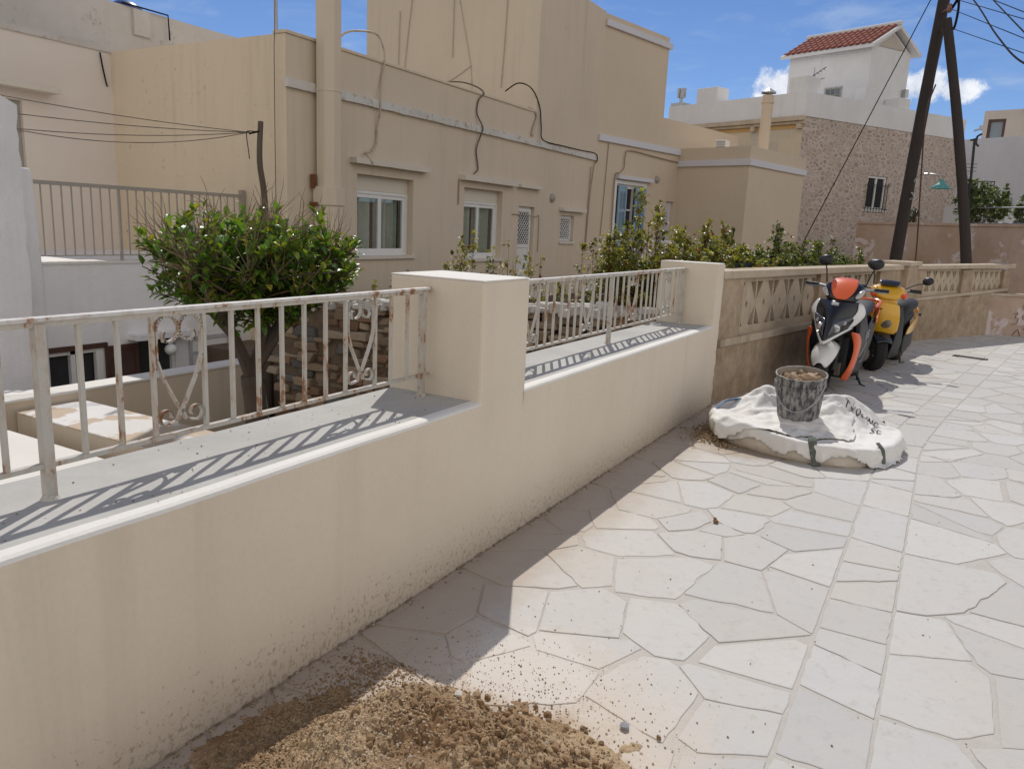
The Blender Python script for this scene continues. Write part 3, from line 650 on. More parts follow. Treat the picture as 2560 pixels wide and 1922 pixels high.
# ------------------------------------------------------------------ houses
def dome_lamp(F, u, z, parent, v=0.0):
    mb = MB(F); mb.lathe((u, v, z), [(.0, -.075), (.055, -.07), (.085, -.045), (.095, -.01), (.105, -.008), (.105, .002)], 16, 'y')
    return mb.build('wall_lamp', M['lampglass'], parent, smooth=True)
def lattice(mb, u0, u1, z0, z1, v, p=.085, r=.0065):
    """diagonal security lattice"""
    w, h = u1-u0, z1-z0
    n = int((w+h)/p)+1
    for i in range(1, n):
        c = i*p
        for s in (0, 1):
            a = (c, 0) if c <= w else (w, c-w); b = (0, c) if c <= h else (c-h, h)
            if s: a = (w-a[0], a[1]); b = (w-b[0], b[1])
            mb.tube([(u0+a[0], v+s*.004, z0+a[1]), (u0+b[0], v+s*.004, z0+b[1])], r, 4)
def frame_rect(mb, u0, u1, z0, z1, v0, v1, t):
    mb.box(u0, u0+t, v0, v1, z0, z1); mb.box(u1-t, u1, v0, v1, z0, z1); mb.box(u0+t, u1-t, v0, v1, z1-t, z1); mb.box(u0+t, u1-t, v0, v1, z0, z0+t)
def curtain_mesh(mb, u0, u1, z0, z1, v, amp=.02, waves=9):
    n = waves*8
    for i in range(n):
        a, b = i/n, (i+1)/n
        f = lambda t: v+amp*sin(t*waves*2*pi)+amp*.6*sin(t*waves*3.7*pi+1)
        mb.quad((u0+(u1-u0)*a, f(a), z0), (u0+(u1-u0)*b, f(b), z0), (u0+(u1-u0)*b, f(b), z1), (u0+(u1-u0)*a, f(a), z1))
def casement(F, u0, u1, z0, z1, v, parent, box_h=.24, curt=True):
    """white two-leaf window under a roller shutter box, sill below"""
    mb = MB(F); zt = z1-box_h
    frame_rect(mb, u0, u1, z0, zt, v-.05, v+.03, .05)
    um = (u0+u1)/2
    for a, b in ((u0+.05, um+.02), (um-.02, u1-.05)): frame_rect(mb, a, b, z0+.05, zt-.05, v-.035 if a < um-.1 else v-.03, v+.02, .062)
    wn = mb.build('window', M['wframe'], parent, bevel=.004)
    mb = MB(F)
    for a, b in ((u0+.1, um-.02), (um+.02, u1-.1)): mb.quad((a, v-.005, z0+.1), (b, v-.005, z0+.1), (b, v-.005, zt-.1), (a, v-.005, zt-.1))
    mb.build('pane', M['glass'], wn)
    mb = MB(F); mb.box(u0, u1, v-.04, v+.05, zt+.002, z1); mb.box(u0, u1, v-.055, v-.04, zt, zt+.018); mb.build('shutter_box', M['lintel'], wn)
    if curt:
        mb = MB(F); curtain_mesh(mb, u0+.08, um-.12, z0, zt, v+.10); curtain_mesh(mb, um+.02, u1-.12, z0, zt, v+.12, .03, 6); mb.build('curtain', M['curtain'], wn)
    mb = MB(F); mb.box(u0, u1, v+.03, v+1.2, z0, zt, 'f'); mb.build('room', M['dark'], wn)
    return wn
def lintel(F, u0, u1, z0, z1, parent, d=.14, mat='lintel'):
    mb = MB(F); n = max(2, int((u1-u0)/.12))
    for i in range(n):
        a, b = u0+(u1-u0)*i/n, u0+(u1-u0)*(i+1)/n
        mb.box(a, b, -d+.004*noise.noise((a*3, 1, 1)), 0, z0+.004*noise.noise((a*4, 2, 1)), z1, 'lr' if 0 < i < n-1 else ('r' if i == 0 else 'l'))
    return mb.build('lintel', M[mat], parent)

# ---- single-storey cream house with the tall block behind its right end
FA = Fr(0, 8.2, 0)
hA = thing('cream_house', 'cream single storey house with two white windows and a tall plain block behind', 'house', (13, 10, -.1))
h1, h2, h3, h4 = (9.5, 10.95, .97, 2.24), (12.55, 13.99, .88, 2.23), (14.69, 15.41, -.15, 1.98), (16.76, 17.5, 1.25, 1.86)
mb = MB(FA)
wallgrid(mb, 8.04, 18.63, -2.0, 3.95, [h1, h2, h3, h4])
mb.quad((18.63, 0, -2), (18.63, 5.5, -2), (18.63, 5.5, 3.95), (18.63, 0, 3.95))
mb.quad((8.2, .2, 3.95), (8.2, 0, 3.95), (15.27, 0, 3.95), (15.27, .2, 3.95)); mb.quad((8.2, .2, 3.95), (15.27, .2, 3.95), (15.27, .2, 3.6), (8.2, .2, 3.6))
mb.quad((8.2, .2, 3.6), (15.27, .2, 3.6), (15.27, 3.65, 3.6), (8.2, 3.65, 3.6))
mb.build('wall', M['house'], hA)
mb = MB(FA); mb.quad((8.04, 4.0, -2), (8.04, 0, -2), (8.04, 0, 3.95), (8.04, 4.0, 3.95)); mb.quad((8.04, 4.0, 3.95), (8.04, 0, 3.95), (8.2, 0.0, 3.95), (8.2, 4.0, 3.95)); mb.build('side_wall', M['house_side'], hA)
mb = MB(FA)
mb.box(8.02, 15.27, -.025, .22, 3.951, 3.995); mb.build('coping', M['house'], hA, bevel=.006)
mb = MB(FA); n = 60
for i in range(n):
    a, b = 8.02+(18.64-8.02)*i/n, 8.02+(18.64-8.02)*(i+1)/n
    q = .012*noise.noise((a*2.1, 3, 3)); mb.box(a, b, -.06+q, .01, 3.265+.008*noise.noise((a*3, 7, 7)), 3.385+.006*noise.noise((a*3.3, 1, 7)), '' if i in (0, n-1) else 'lr')
mb.build('cornice_band', M['band'], hA)
mb = MB(FA)
tb = [(15.27, 0), (18.63, 0), (18.63, 4.7), (15.27, 4.7)]
mb.prism(tb, 3.95, 6.80)
mb.build('tower_block', M['house'], hA)
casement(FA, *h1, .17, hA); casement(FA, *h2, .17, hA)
for (a, b, z) in ((9.45, 11.0, .97), (12.5, 14.05, .88)):
    mb = MB(FA); mb.box(a, b, -.05, .16, z-.05, z+.004); mb.build('window_sill', M['lintel'], hA, bevel=.004)
lintel(FA, 9.33, 11.27, 2.385, 2.47, hA); lintel(FA, 12.38, 14.39, 2.355, 2.45, hA); lintel(FA, 14.55, 15.55, 2.36, 2.43, hA, .12); lintel(FA, 16.65, 17.98, 1.955, 2.04, hA, .12)
# kitchen door with lattice and the little latticed window
mb = MB(FA); mb.box(14.69, 15.41, .10, .16, -.15, 1.98); dr = mb.build('door', M['wframe'], hA)
mb = MB(FA); frame_rect(mb, 14.72, 15.38, -.1, 1.93, .07, .10, .06); mb.box(14.78, 15.32, .08, .10, 1.10, 1.17); mb.build('door_frame', M['wframe'], dr)
mb = MB(FA); mb.quad((14.79, .085, 1.18), (15.31, .085, 1.18), (15.31, .085, 1.86), (14.79, .085, 1.86)); mb.build('pane', M['dark'], dr)
mb = MB(FA); lattice(mb, 14.79, 15.31, 1.18, 1.86, .07, .10, .009); mb.build('lattice', M['wframe'], dr)
mb = MB(FA); frame_rect(mb, *h4, .08, .14, .07); wn = mb.build('window', M['wframe'], hA)
mb = MB(FA); mb.quad((16.8, .13, 1.3), (17.45, .13, 1.3), (17.45, .13, 1.8), (16.8, .13, 1.8)); mb.build('pane', M['dark'], wn)
mb = MB(FA); lattice(mb, 16.82, 17.44, 1.31, 1.80, .07, .10, .010); mb.build('lattice', M['wframe'], wn)
mb = MB(FA); mb.box(16.7, 17.56, -.05, .1, 1.19, 1.25); mb.build('window_sill', M['lintel'], hA)
dome_lamp(FA, 16.22, 2.22, hA)
# hoses and cables hanging down the front
def cable(name, pts, r, mat, parent, n=6):
    mb = MB(FA); mb.tube(smoothpath(pts, 6), r, n); return mb.build(name, M[mat], parent, smooth=True)
cable('hose', [(9.25, .3, 4.0), (9.3, .1, 4.22), (9.5, -.02, 4.30), (9.9, -.02, 4.34), (10.05, -.03, 4.2), (10.08, -.045, 3.99), (10.03, -.03, 3.7), (9.95, -.08, 3.40), (9.95, -.075, 3.22), (9.93, -.03, 2.95), (9.92, -.03, 2.75), (9.83, -.03, 2.62), (9.66, -.04, 2.56), (9.62, -.12, 2.50), (9.7, -.15, 2.40)], .016, 'hose', hA)
cable('hose', [(12.0, .25, 4.02), (12.5, .1, 4.10), (12.9, -.0, 4.07), (13.05, -.045, 3.98), (12.9, -.03, 3.85), (12.85, -.03, 3.6), (12.98, -.09, 3.36), (12.97, -.05, 3.2), (12.87, -.03, 2.95), (12.93, -.03, 2.7), (12.95, -.03, 2.58), (12.8, -.05, 2.5)], .014, 'hose_dark', hA)
cable('cable', [(14.6, .4, 4.3), (14.62, .1, 4.45), (15.1, .05, 4.42), (15.35, -.03, 4.1), (15.45, -.04, 3.7), (15.52, -.07, 3.42), (16.5, -.08, 3.40), (17.6, -.08, 3.41), (18.35, -.08, 3.42), (18.5, -.08, 3.3), (18.5, -.03, 3.2)], .013, 'cable', hA)
cable('cable', [(15.0, .05, 4.03), (15.25, -.04, 3.9), (15.1, -.04, 3.6), (15.05, -.05, 3.45)], .03, 'hose', hA)
cable('cable', [(18.45, -.03, 3.2), (18.3, -.03, 2.5), (18.25, -.03, 1.8), (18.22, -.03, 1.0)], .012, 'wire_tan', hA)
cable('cable', [(18.25, -.03, 3.1), (18.22, -.03, 2.0), (18.2, -.03, 1.0)], .010, 'wire_tan', hA)
cable('cable', [(14.4, -.02, 1.80), (15.4, -.02, 1.78), (15.6, -.02, 1.76), (15.62, -.02, 1.0)], .009, 'wire_tan', hA)
cable('cable', [(12.33, -.02, 2.36), (12.33, -.02, 1.9)], .012, 'wire_tan', hA)
# cables on the tall block's side
mb = MB()
for pts in ([(15.25, 9.0, 7), (15.25, 9.05, 5.5), (15.25, 9.1, 4.5)], [(15.25, 11.9, 6.3), (15.25, 11.95, 4.2)], [(15.25, 11.5, 7), (15.25, 11.75, 5), (15.25, 11.8, 4.2)], [(15.25, 10.4, 7), (15.25, 10.4, 5.2)]): mb.tube(smoothpath(pts, 4), .011, 6)
mb.tube(sagline((15.25, 10.4, 7.0), (15.25, 9.9, 5.0), .0), .008, 5); mb.tube(sagline((15.25, 9.9, 5.0), (15.25, 11.7, 4.5), .16), .008, 5); mb.tube([(15.25, 9.9, 5.0), (15.25, 9.8, 4.1)], .007, 5)
mb.build('cable', M['hose'], hA)
# octagonal duct up the facade
mb = MB(FA)
def octo(u, v, r): return [(u+r*cos(radians(22.5+45*i)), v+r*sin(radians(22.5+45*i))) for i in range(8)]
uo, vo = 8.70, -.16
mb.prism(octo(uo, vo, .185), 1.80, 6.5); mb.prism(octo(uo, vo, .192), 3.29, 3.315)
mb.build('flue', M['house'], hA, bevel=.004)
mb = MB(FA); mb.prism(octo(uo, vo, .225), -2.0, 1.72); mb.prism(octo(uo, vo, .245), 1.72, 1.98); mb.build('flue_base', M['house'], hA, bevel=.01)
m_rb = plain('rust_bracket', (.22, .09, .035), .9, var=.5)
mb = MB(FA); mb.box(uo-.25, uo-.17, vo+.0, vo+.14, 1.70, 1.76); mb.build('bracket', m_rb, hA)
mb = MB(FA); mb.box(uo-.24, uo-.20, vo+.05, vo+.13, 1.95, 2.15); mb.build('bracket', m_rb, hA)

# ---- house with blue shutters to the right, turned with the street
FB = Fr(18.63, 8.2, -13)
hB = thing('peach_house', 'peach house with blue shutters, pale lilac bands and a low box annex', 'house', FB(3, 2, 0))
hb1 = (.95, 2.28, .35, 2.80); hb2 = (3.47, 3.90, 0.9, 2.46)
mb = MB(FB); wallgrid(mb, 0.0, 7.5, -1, 4.70, [hb1, hb2], 0, .16); mb.quad((0, 0, 4.7), (7.5, 0, 4.7), (7.5, 5, 4.7), (0, 5, 4.7)); mb.quad((7.5, 0, -1), (7.5, 5, -1), (7.5, 5, 4.7), (7.5, 0, 4.7))
mb.build('wall', M['house_b'], hB)
mb = MB(FB); mb.prism([(0.0, .0), (2.98, .0), (2.98, 5), (0.0, 5)], 4.70, 6.77); mb.build('tower_block', M['house_b'], hB)
mb = MB(FB); mb.box(.02, 3.07, -.07, .0, 6.48, 6.63); mb.box(2.98, 3.07, .0, 3, 6.48, 6.63); mb.build('cornice_band', M['band_blue'], hB, bevel=.01)
mb = MB(FB); mb.box(0.0, 4.1, -.07, .0, 3.77, 3.93); mb.build('cornice_band', M['band_blue'], hB, bevel=.01)
lintel(FB, .88, 2.56, 2.90, 3.0, hB, .13, 'band_blue')
mb = MB(FB); frame_rect(mb, .86, 2.37, .35, 2.87, -.02, .02, .09); mb.build('door_surround', M['wframe'], hB)
mb = MB(FB); frame_rect(mb, .95, 2.28, .35, 2.80, .05, .14, .06)
for zz in (1.1, 1.6, 2.1): mb.box(1.3, 1.9, .07, .12, zz, zz+.04)
frame_rect(mb, 1.32, 1.88, .4, 2.74, .06, .12, .06); dB = mb.build('door', M['wframe'], hB)
mb = MB(FB); mb.quad((1.0, .11, .4), (2.2, .11, .4), (2.2, .11, 2.75), (1.0, .11, 2.75)); mb.build('pane', plain('dark_pane', (.05, .035, .03), .15), dB)
for (a, b) in ((1.0, 1.37), (1.80, 2.30)):
    mb = MB(FB); v_ = -.05
    frame_rect(mb, a, b, .38, 2.74, v_-.02, v_+.02, .055); mb.box(a+.05, b-.05, v_-.006, v_+.01, .42, 1.5)
    mb.box(a+.05, b-.05, v_-.015, v_+.015, 1.5, 1.58); mb.box(a+.05, b-.05, v_-.015, v_+.015, 2.05, 2.12); mb.box(a+.05, b-.05, v_-.006, v_+.01, 2.58, 2.7)
    for k in range(14):
        z = 2.13+k*.032; mb.add([(a+.05, v_-.018, z), (b-.05, v_-.018, z), (b-.05, v_+.012, z+.028), (a+.05, v_+.012, z+.028)], [(0, 1, 2, 3)])
    for k in range(14):
        z = 1.6+k*.032; mb.add([(a+.05, v_-.018, z), (b-.05, v_-.018, z), (b-.05, v_+.012, z+.028), (a+.05, v_+.012, z+.028)], [(0, 1, 2, 3)])
    mb.build('shutter', M['blue_shut'], hB)
dome_lamp(FB, 2.88, 3.02, hB)
mb = MB(FB); mb.box(3.47, 3.90, .10, .14, .9, 2.46); mb.box(3.50, 3.54, .07, .1, .9, 2.44); mb.box(3.60, 3.63, .08, .1, .9, 2.44); mb.box(3.70, 3.74, .07, .1, .9, 2.44); mb.build('door', M['band_blue'], hB)
# balcony slab and its railing
mb = MB(FB); mb.box(.3, 5.0, -1.0, .0, .22, .36); bl_ = mb.build('balcony', M['lintel'], hB)
mb = MB(FB); mb.box(.55, 4.6, -.99, -.95, 1.30, 1.36); mb.box(.55, 4.6, -.985, -.955, .46, .49); mb.box(.55, .59, -.99, 0, 1.3, 1.36)
for k in range(34): mb.box(.58+k*.12, .60+k*.12, -.98, -.96, .46, 1.32)
mb.build('railing', M['wframe'], bl_)
# annex
wx, wy = 22.49, 7.31; ax_, ay_ = 21.86, 5.12; bx_, by_ = ax_+3.62*cos(radians(-13.5)), ay_+3.62*sin(radians(-13.5))
cx2, cy2 = bx_+.6, by_+2.6
mb = MB(); mb.prism([(ax_, ay_), (bx_, by_), (cx2, cy2), (wx, wy)], -1, 3.96); mb.build('annex', M['house_b'], hB)
def off(p, q, d):
    t = Vector((q[0]-p[0], q[1]-p[1])).normalized(); n = Vector((t.y, -t.x))*d; return n
mb = MB(); n1 = off((wx, wy), (ax_, ay_), .07); n2 = off((ax_, ay_), (bx_, by_), .07)
A0, B0, C0 = (wx, wy), (ax_, ay_), (bx_, by_)
mb.prism([(wx-.065, wy+.02), (ax_-.085, ay_-.05), (bx_+.06, by_-.07), (bx_+.03, by_+.05), (ax_+.01, ay_+.01), (wx+.02, wy+.02)], 3.45, 3.62); mb.build('cornice_band', M['band_blue'], hB, bevel=.01)
mb = MB(); mb.lathe((25.0, 5.5, 3.9), [(.16, 0), (.16, 1.62), (.19, 1.63), (.19, 1.70), (.165, 1.71), (.165, 1.86)], 18); ch = mb.build('chimney', M['house_b'], hB, smooth=True)
mb = MB(); mb.lathe((25.0, 5.5, 5.80), [(.22, 0.02), (.21, .06), (.02, .18)], 18); mb.build('chimney_cap', M['galv'], ch)
mb = MB(); mb.box(23.3, 23.75, 6.2, 6.5, 3.96, 4.3); ac = mb.build('air_conditioner', M['wframe'], hB)
mb = MB(); [mb.box(23.28, 23.30, 6.22, 6.48, 3.99+.05*k, 4.0+.05*k) for k in range(6)]; mb.build('grille', M['iron'], ac)
mb = MB(FB); mb.tube(smoothpath([(4.2, -.04, 3.9), (4.2, -.04, 3.68), (3.9, -.04, 3.58), (2.6, -.04, 3.62), (1.4, -.04, 3.66), (1.2, -.04, 3.5), (1.18, -.04, 3.2), (1.0, -.04, 3.05), (.8, -.04, 2.9), (.8, -.04, 1.5)], 5), .016, 5); mb.tube([(.45, -.02, 3.75), (.35, -.02, 1.4)], .01, 5); mb.build('cable', M['wire_tan'], hB)

# ---- left house, set back, with terrace and lower whitewashed storey
hL = thing('upper_house', 'pinkish cream house with weathered white parapet and a curtained glass door, behind the terrace', 'house', (6, 13, .8))
FL = Fr(0, 12.0, 0); hl = (5.3, 6.62, .9, 3.0)
mb = MB(FL); wallgrid(mb, -4, 8.1, -2, 3.93, [hl], 0, .2); mb.build('wall', M['house_left'], hL)
mb = MB(FL); mb.box(-4, 8.12, -.03, .3, 3.93, 4.02); mb.add([(-4, .28, 4.02), (12, .28, 4.02), (12, .28, 4.36), (-4, .28, 4.36)], [(0, 1, 2, 3)]); mb.build('cornice', M['old_parapet'], hL)
mb = MB(FL); mb.box(-4, 14, .28, .6, 4.36, 4.78); mb.build('parapet', M['old_parapet'], hL)
mb = MB(FL); mb.box(8.65, 8.95, .23, .3, 4.36, 4.76); mb.build('parapet_pilaster', M['old_parapet'], hL)
mb = MB(FL); mb.box(4, 7.05, -.28, 0, 3.14, 3.22); mb.build('door_canopy', M['lintel'], hL, bevel=.01)
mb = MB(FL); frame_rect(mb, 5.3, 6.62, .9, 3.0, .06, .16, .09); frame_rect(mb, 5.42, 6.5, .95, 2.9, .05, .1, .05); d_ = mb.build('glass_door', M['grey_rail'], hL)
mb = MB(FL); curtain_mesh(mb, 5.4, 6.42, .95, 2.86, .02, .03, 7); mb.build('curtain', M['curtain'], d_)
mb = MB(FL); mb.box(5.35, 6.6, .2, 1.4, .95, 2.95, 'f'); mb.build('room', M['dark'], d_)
mb = MB(FL); mb.box(5.82, 6.06, -.4, -.1, 3.06, 3.14); mb.build('wall_lamp', M['iron'], hL)
mb = MB(FL); mb.tube(smoothpath([(7.85, -.03, 3.9), (7.88, -.03, 3.7), (7.93, -.03, 3.45), (7.95, -.03, 3.42)], 5), .012, 5); mb.build('cable', M['cable'], hL)
tk = MB(); tk.lathe((9.25, 13.3, 4.80), [(.30, -.4), (.31, .1), (.27, .22), (.15, .3), (0.02, .32)], 20); tag(tk.build('water_tank', M['blue_tank'], smooth=True), 'dark blue plastic water tank on the roof of the left house', 'water tank')
mb = MB(); mb.tube([(8.46, 12.24, 4.80), (9.29, 12.22, 4.80), (9.29, 12.2, 4.4)], .014, 5); mb.build('pipe', M['cable'], hL)

hT = thing('lower_house', 'whitewashed lower storey with brown shuttered window under a railed terrace', 'house', (5.5, 9.3, -1.9))
FT = Fr(0, 9.0, 0); hw_ = (4.98, 5.70, -.62, -.15); hd_ = (6.19, 6.74, -1.9, -.10)
mb = MB(FT); wallgrid(mb, -2, 8.04, -1.9, .885, [hw_, hd_], 0, .12); mb.quad((-2, 0, .885), (8.04, 0, .885), (8.04, 3, .885), (-2, 3, .885)); mb.build('wall', M['whitewash'], hT)
mb = MB(FT); n = 30
for i in range(n):
    a, b = 5.05+(8.04-5.05)*i/n, 5.05+(8.04-5.05)*(i+1)/n
    mb.box(a, b, -.02+.008*noise.noise((a*4, 1, 1)), .3, .875, .905, '' if i in (0, n-1) else 'lr')
mb.build('terrace_edge', M['white_edge'], hT)
mb = MB(FT); r = []
mb.xprism([(4.76, -1.9), (5.03, -1.9), (5.03, .9), (5.02, 1.2), (5.0, 1.88), (4.97, 1.93), (4.77, 1.94), (4.76, 1.9)], -.04, .25); mb.build('terrace_pier', M['whitewash'], hT, bevel=.015)
mb = MB(FT); pts = [(-2, -1.9), (4.78, -1.9)]
for i in range(40): z = -1.9+4.45*i/39; pts.append((4.74+.035*noise.noise((z*5, 3, 0))+.03*noise.noise((z*14, 1, 0)), z))
pts.append((4.6, 2.62)); pts.append((-2, 2.7)); mb.xprism(pts, -.30, -.05); mb.build('old_wall', M['whitewash'], hT)
mb = MB(FT); frame_rect(mb, 4.98, 5.70, -.62, -.15, .02, .08, .05); mb.box(5.31, 5.37, .02, .08, -.62, -.15); mb.box(5.62, 5.70, 0.0, .06, -.62, -.15); wn = mb.build('window', M['wframe'], hT)
mb = MB(FT); mb.box(5.0, 5.7, .085, .11, -.62, -.15); mb.build('pane', M['dark'], wn)
mb = MB(FT); mb.box(4.93, 5.76, -.03, 0, -.15, -.09); mb.build('window_head', M['brown_shut'], wn)
for a, b in ((4.52, 4.95), (5.72, 6.16)):
    mb = MB(FT); frame_rect(mb, a, b, -.66, -.14, -.05, -.015, .05)
    for k in range(12): z = -.62+k*.037; mb.add([(a+.05, -.045, z), (b-.05, -.045, z), (b-.05, -.02, z+.036), (a+.05, -.02, z+.036)], [(0, 1, 2, 3)])
    mb.build('shutter', M['brown_shut'], hT)
mb = MB(FT); mb.box(6.05, 6.95, -.22, 0, -.09, -.02); mb.build('door_canopy', M['whitewash'], hT)
mb = MB(FT); frame_rect(mb, 6.19, 6.74, -1.9, -.1, .04, .1, .03); d_ = mb.build('door', M['wframe'], hT)
mb = MB(FT); mb.quad((6.2, .09, -1.9), (6.73, .09, -1.9), (6.73, .09, -.12), (6.2, .09, -.12)); mb.build('pane', plain('green_dark_pane', (.045, .05, .045), .2), d_)
mb = MB(FT); mb.lathe((6.55, -.16, -.26), [(.01, -.075), (.045, -.06), (.075, -.02), (.08, 0.01), (.06, .055), (.02, .08)], 16); mb.tube([(6.55, 0, -.15), (6.55, -.16, -.15), (6.55, -.16, -.2)], .012, 6); mb.build('globe_lamp', M['globe'], hT, smooth=True)
mb = MB(FT); frame_rect(mb, 6.95, 7.65, -1.3, -.15, -.02, .01, .05)
for k in range(5): mb.box(7.0, 7.6, -.012, .0, -.4-.18*k, -.36-.18*k)
mb.build('shutter', plain('grey_white_shutter', (.5, .5, .52), .6), hT)
# terrace railing
tr = thing('terrace_railing', 'grey metal railing along the terrace of the whitewashed lower house', 'railing', (6.5, 8.99, .9))
mb = MB(FT); mb.box(5.01, 7.98, .03, .07, 1.77, 1.815); mb.box(5.01, 7.98, .04, .06, .965, .98); mb.build('handrail', M['grey_rail'], tr)
for k in range(25):
    a = 5.12+.1185*k
    if a > 7.95: break
    mb = MB(FT)
    if k % 9 == 8: mb.box(a-.014, a+.014, .035, .065, .88, 1.77)
    else: mb.box(a-.007, a+.007, .043, .057, .97, 1.77)
    mb.build('post' if k % 9 == 8 else 'baluster', M['grey_rail'], tr)
mb = MB(FT); mb.box(7.95, 8.01, .02, .08, .88, 1.88); mb.build('post', M['grey_rail'], tr)

# ---- stone house with the tiled stair tower
FS = Fr(30.04, 5.29, -32.25); FSL = Fr(30.04, 5.29, 69)
lx, ly = FSL(6.2, 0, 0)[:2]; rx, ry = FS(9.4, 0, 0)[:2]; bx3, by3 = rx+6.2*cos(radians(69)), ry+6.2*sin(radians(69))
hS = thing('stone_house', 'rubble stone house with white parapet and a barred window behind the utility pole', 'house', (33, 6, 0))
mb = MB(FS); wallgrid(mb, 0, 9.4, -.5, 5.86, [(3.86, 4.98, 2.82, 4.1)], 0, .15); mb.build('wall', M['stone_house'], hS)
mb = MB(FSL); mb.quad((6.2, 0, -.5), (0, 0, -.5), (0, 0, 5.68), (6.2, 0, 5.68)); mb.build('side_wall', M['stone_house2'], hS)
mb = MB(); mb.add([(rx, ry, -.5), (bx3, by3, -.5), (bx3, by3, 5.86), (rx, ry, 5.86)], [(0, 1, 2, 3)]); mb.build('end_wall', M['stone_house'], hS)
mb = MB(); mb.prism([(30.0, 5.27), (rx, ry), (bx3, by3), (lx, ly)], 5.87, 6.69)
mb.build('parapet', M['white_roof'], hS)
mb = MB(FSL); mb.box(-.1, 6.2, 0, .22, 5.70, 5.87); mb.box(-.1, 6.2, .02, .12, 5.60, 5.70)
for q in (.0, 1.9, 3.9): mb.box(q, q+.16, .02, .2, 5.42, 5.60)
mb.build('cornice', M['conc_cap'], hS, bevel=.02)
mb = MB(FSL); mb.box(.0, 6.2, -.012, .02, 5.46, 5.60); mb.build('frieze', plaster('ochre_frieze', (.55, .36, .16), (.45, .28, .11)), hS)
mb = MB(FS); frame_rect(mb, 3.86, 4.98, 2.82, 4.1, .06, .14, .09); mb.box(4.38, 4.46, .06, .14, 2.9, 4.02); mb.box(3.7, 5.1, -.04, 0, 2.74, 2.82); wn = mb.build('window', M['wframe'], hS)
mb = MB(FS); mb.quad((3.9, .12, 2.85), (4.95, .12, 2.85), (4.95, .12, 4.05), (3.9, .12, 4.05)); mb.build('pane', M['dark'], wn)
mb = MB(FS)
for k in range(8): mb.tube([(3.78+.17*k, -.08, 2.74), (3.78+.17*k, -.08, 3.85)], .014, 5)
for z in (2.86, 3.74): mb.tube([(3.7, -.08, z), (5.1, -.08, z)], .014, 5)
mb.build('window_bars', M['iron'], wn)
def blk(F, u0, u1, v0, v1, z0, z1, nm='parapet_block'):
    mb = MB(F); mb.box(u0, u1, v0, v1, z0, z1); mb.build(nm, M['white_roof'], hS, bevel=.02)
blk(FSL, .05, .75, -.95, -.03, 6.69, 7.26, 'chimney_block'); blk(FSL, 3.85, 4.85, -.75, -.02, 6.69, 7.26, 'chimney_block')
blk(FS, 3.1, 3.65, .03, .5, 6.69, 7.22); blk(FS, 5.1, 5.75, .03, .7, 6.69, 7.08)
mb = MB(FSL); mb.box(5.55, 6.15, -.6, -.02, 6.69, 6.82); mb.tube([(5.85, -.3, 6.8), (5.85, -.3, 7.1)], .07, 8); mb.box(5.70, 5.80, -.4, -.2, 7.05, 7.42); mb.box(5.90, 6.0, -.4, -.2, 7.05, 7.42); mb.box(5.7, 6.0, -.36, -.24, 7.1, 7.22); mb.build('chimney_pot', M['galv'], hS)
# tower
FTW = Fr(33.8, 3.76, -32.25); FTWL = Fr(33.8, 3.76, 69)
p0 = FTW(0, 0, 0); p1 = FTW(2.3, 0, 0); d69 = (cos(radians(69)), sin(radians(69)))
p3 = (p0[0]+3.45*d69[0], p0[1]+3.45*d69[1]); p2 = (p1[0]+3.45*d69[0], p1[1]+3.45*d69[1])
tw = thing('roof_tower', 'small white stair tower with a red tiled gable roof on top of the stone house', 'tower', ((p0[0]+p2[0])/2, (p0[1]+p2[1])/2, 6.6))
mb = MB(); mb.prism([p0[:2], p1[:2], p2, p3], 6.6, 8.86)
mx_, my_ = (p0[0]+p1[0])/2, (p0[1]+p1[1])/2; nx_, ny_ = (p2[0]+p3[0])/2, (p2[1]+p3[1])/2
mb.add([(*p0[:2], 8.86), (*p1[:2], 8.86), (mx_, my_, 9.55), (*p2, 8.86), (*p3, 8.86), (nx_, ny_, 9.55)], [(0, 1, 2), (3, 4, 5)]); mb.build('wall', M['white_roof'], tw)
def lerp3(a, b, t): return tuple(a[i]+(b[i]-a[i])*t for i in range(3))
ov = .24
fu = Vector((cos(radians(-32.25)), sin(radians(-32.25)), 0)); fd = Vector((d69[0], d69[1], 0))
eL0 = Vector((*p0[:2], 8.80))-fu*.28-fd*ov; eL1 = Vector((*p3, 8.80))-fu*.28+fd*ov; rg0 = Vector((mx_, my_, 9.66))-fd*ov; rg1 = Vector((nx_, ny_, 9.66))+fd*ov
eR0 = Vector((*p1[:2], 8.80))+fu*.28-fd*ov; eR1 = Vector((*p2, 8.80))+fu*.28+fd*ov
mb = MB()
dz = Vector((0, 0, .13))
for a0, a1, r0, r1 in ((eL0, eL1, rg0, rg1), (eR1, eR0, rg1, rg0)):
    vs = [a0, a1, r1, r0]; vs = [tuple(v) for v in vs]+[tuple(v+dz) for v in vs]
    mb.add(vs, [(0, 1, 2, 3), (7, 6, 5, 4), (0, 4, 5, 1), (1, 5, 6, 2), (2, 6, 7, 3), (3, 7, 4, 0)])
rf = mb.build('roof_slab', M['white_roof'], tw)
mb = MB()
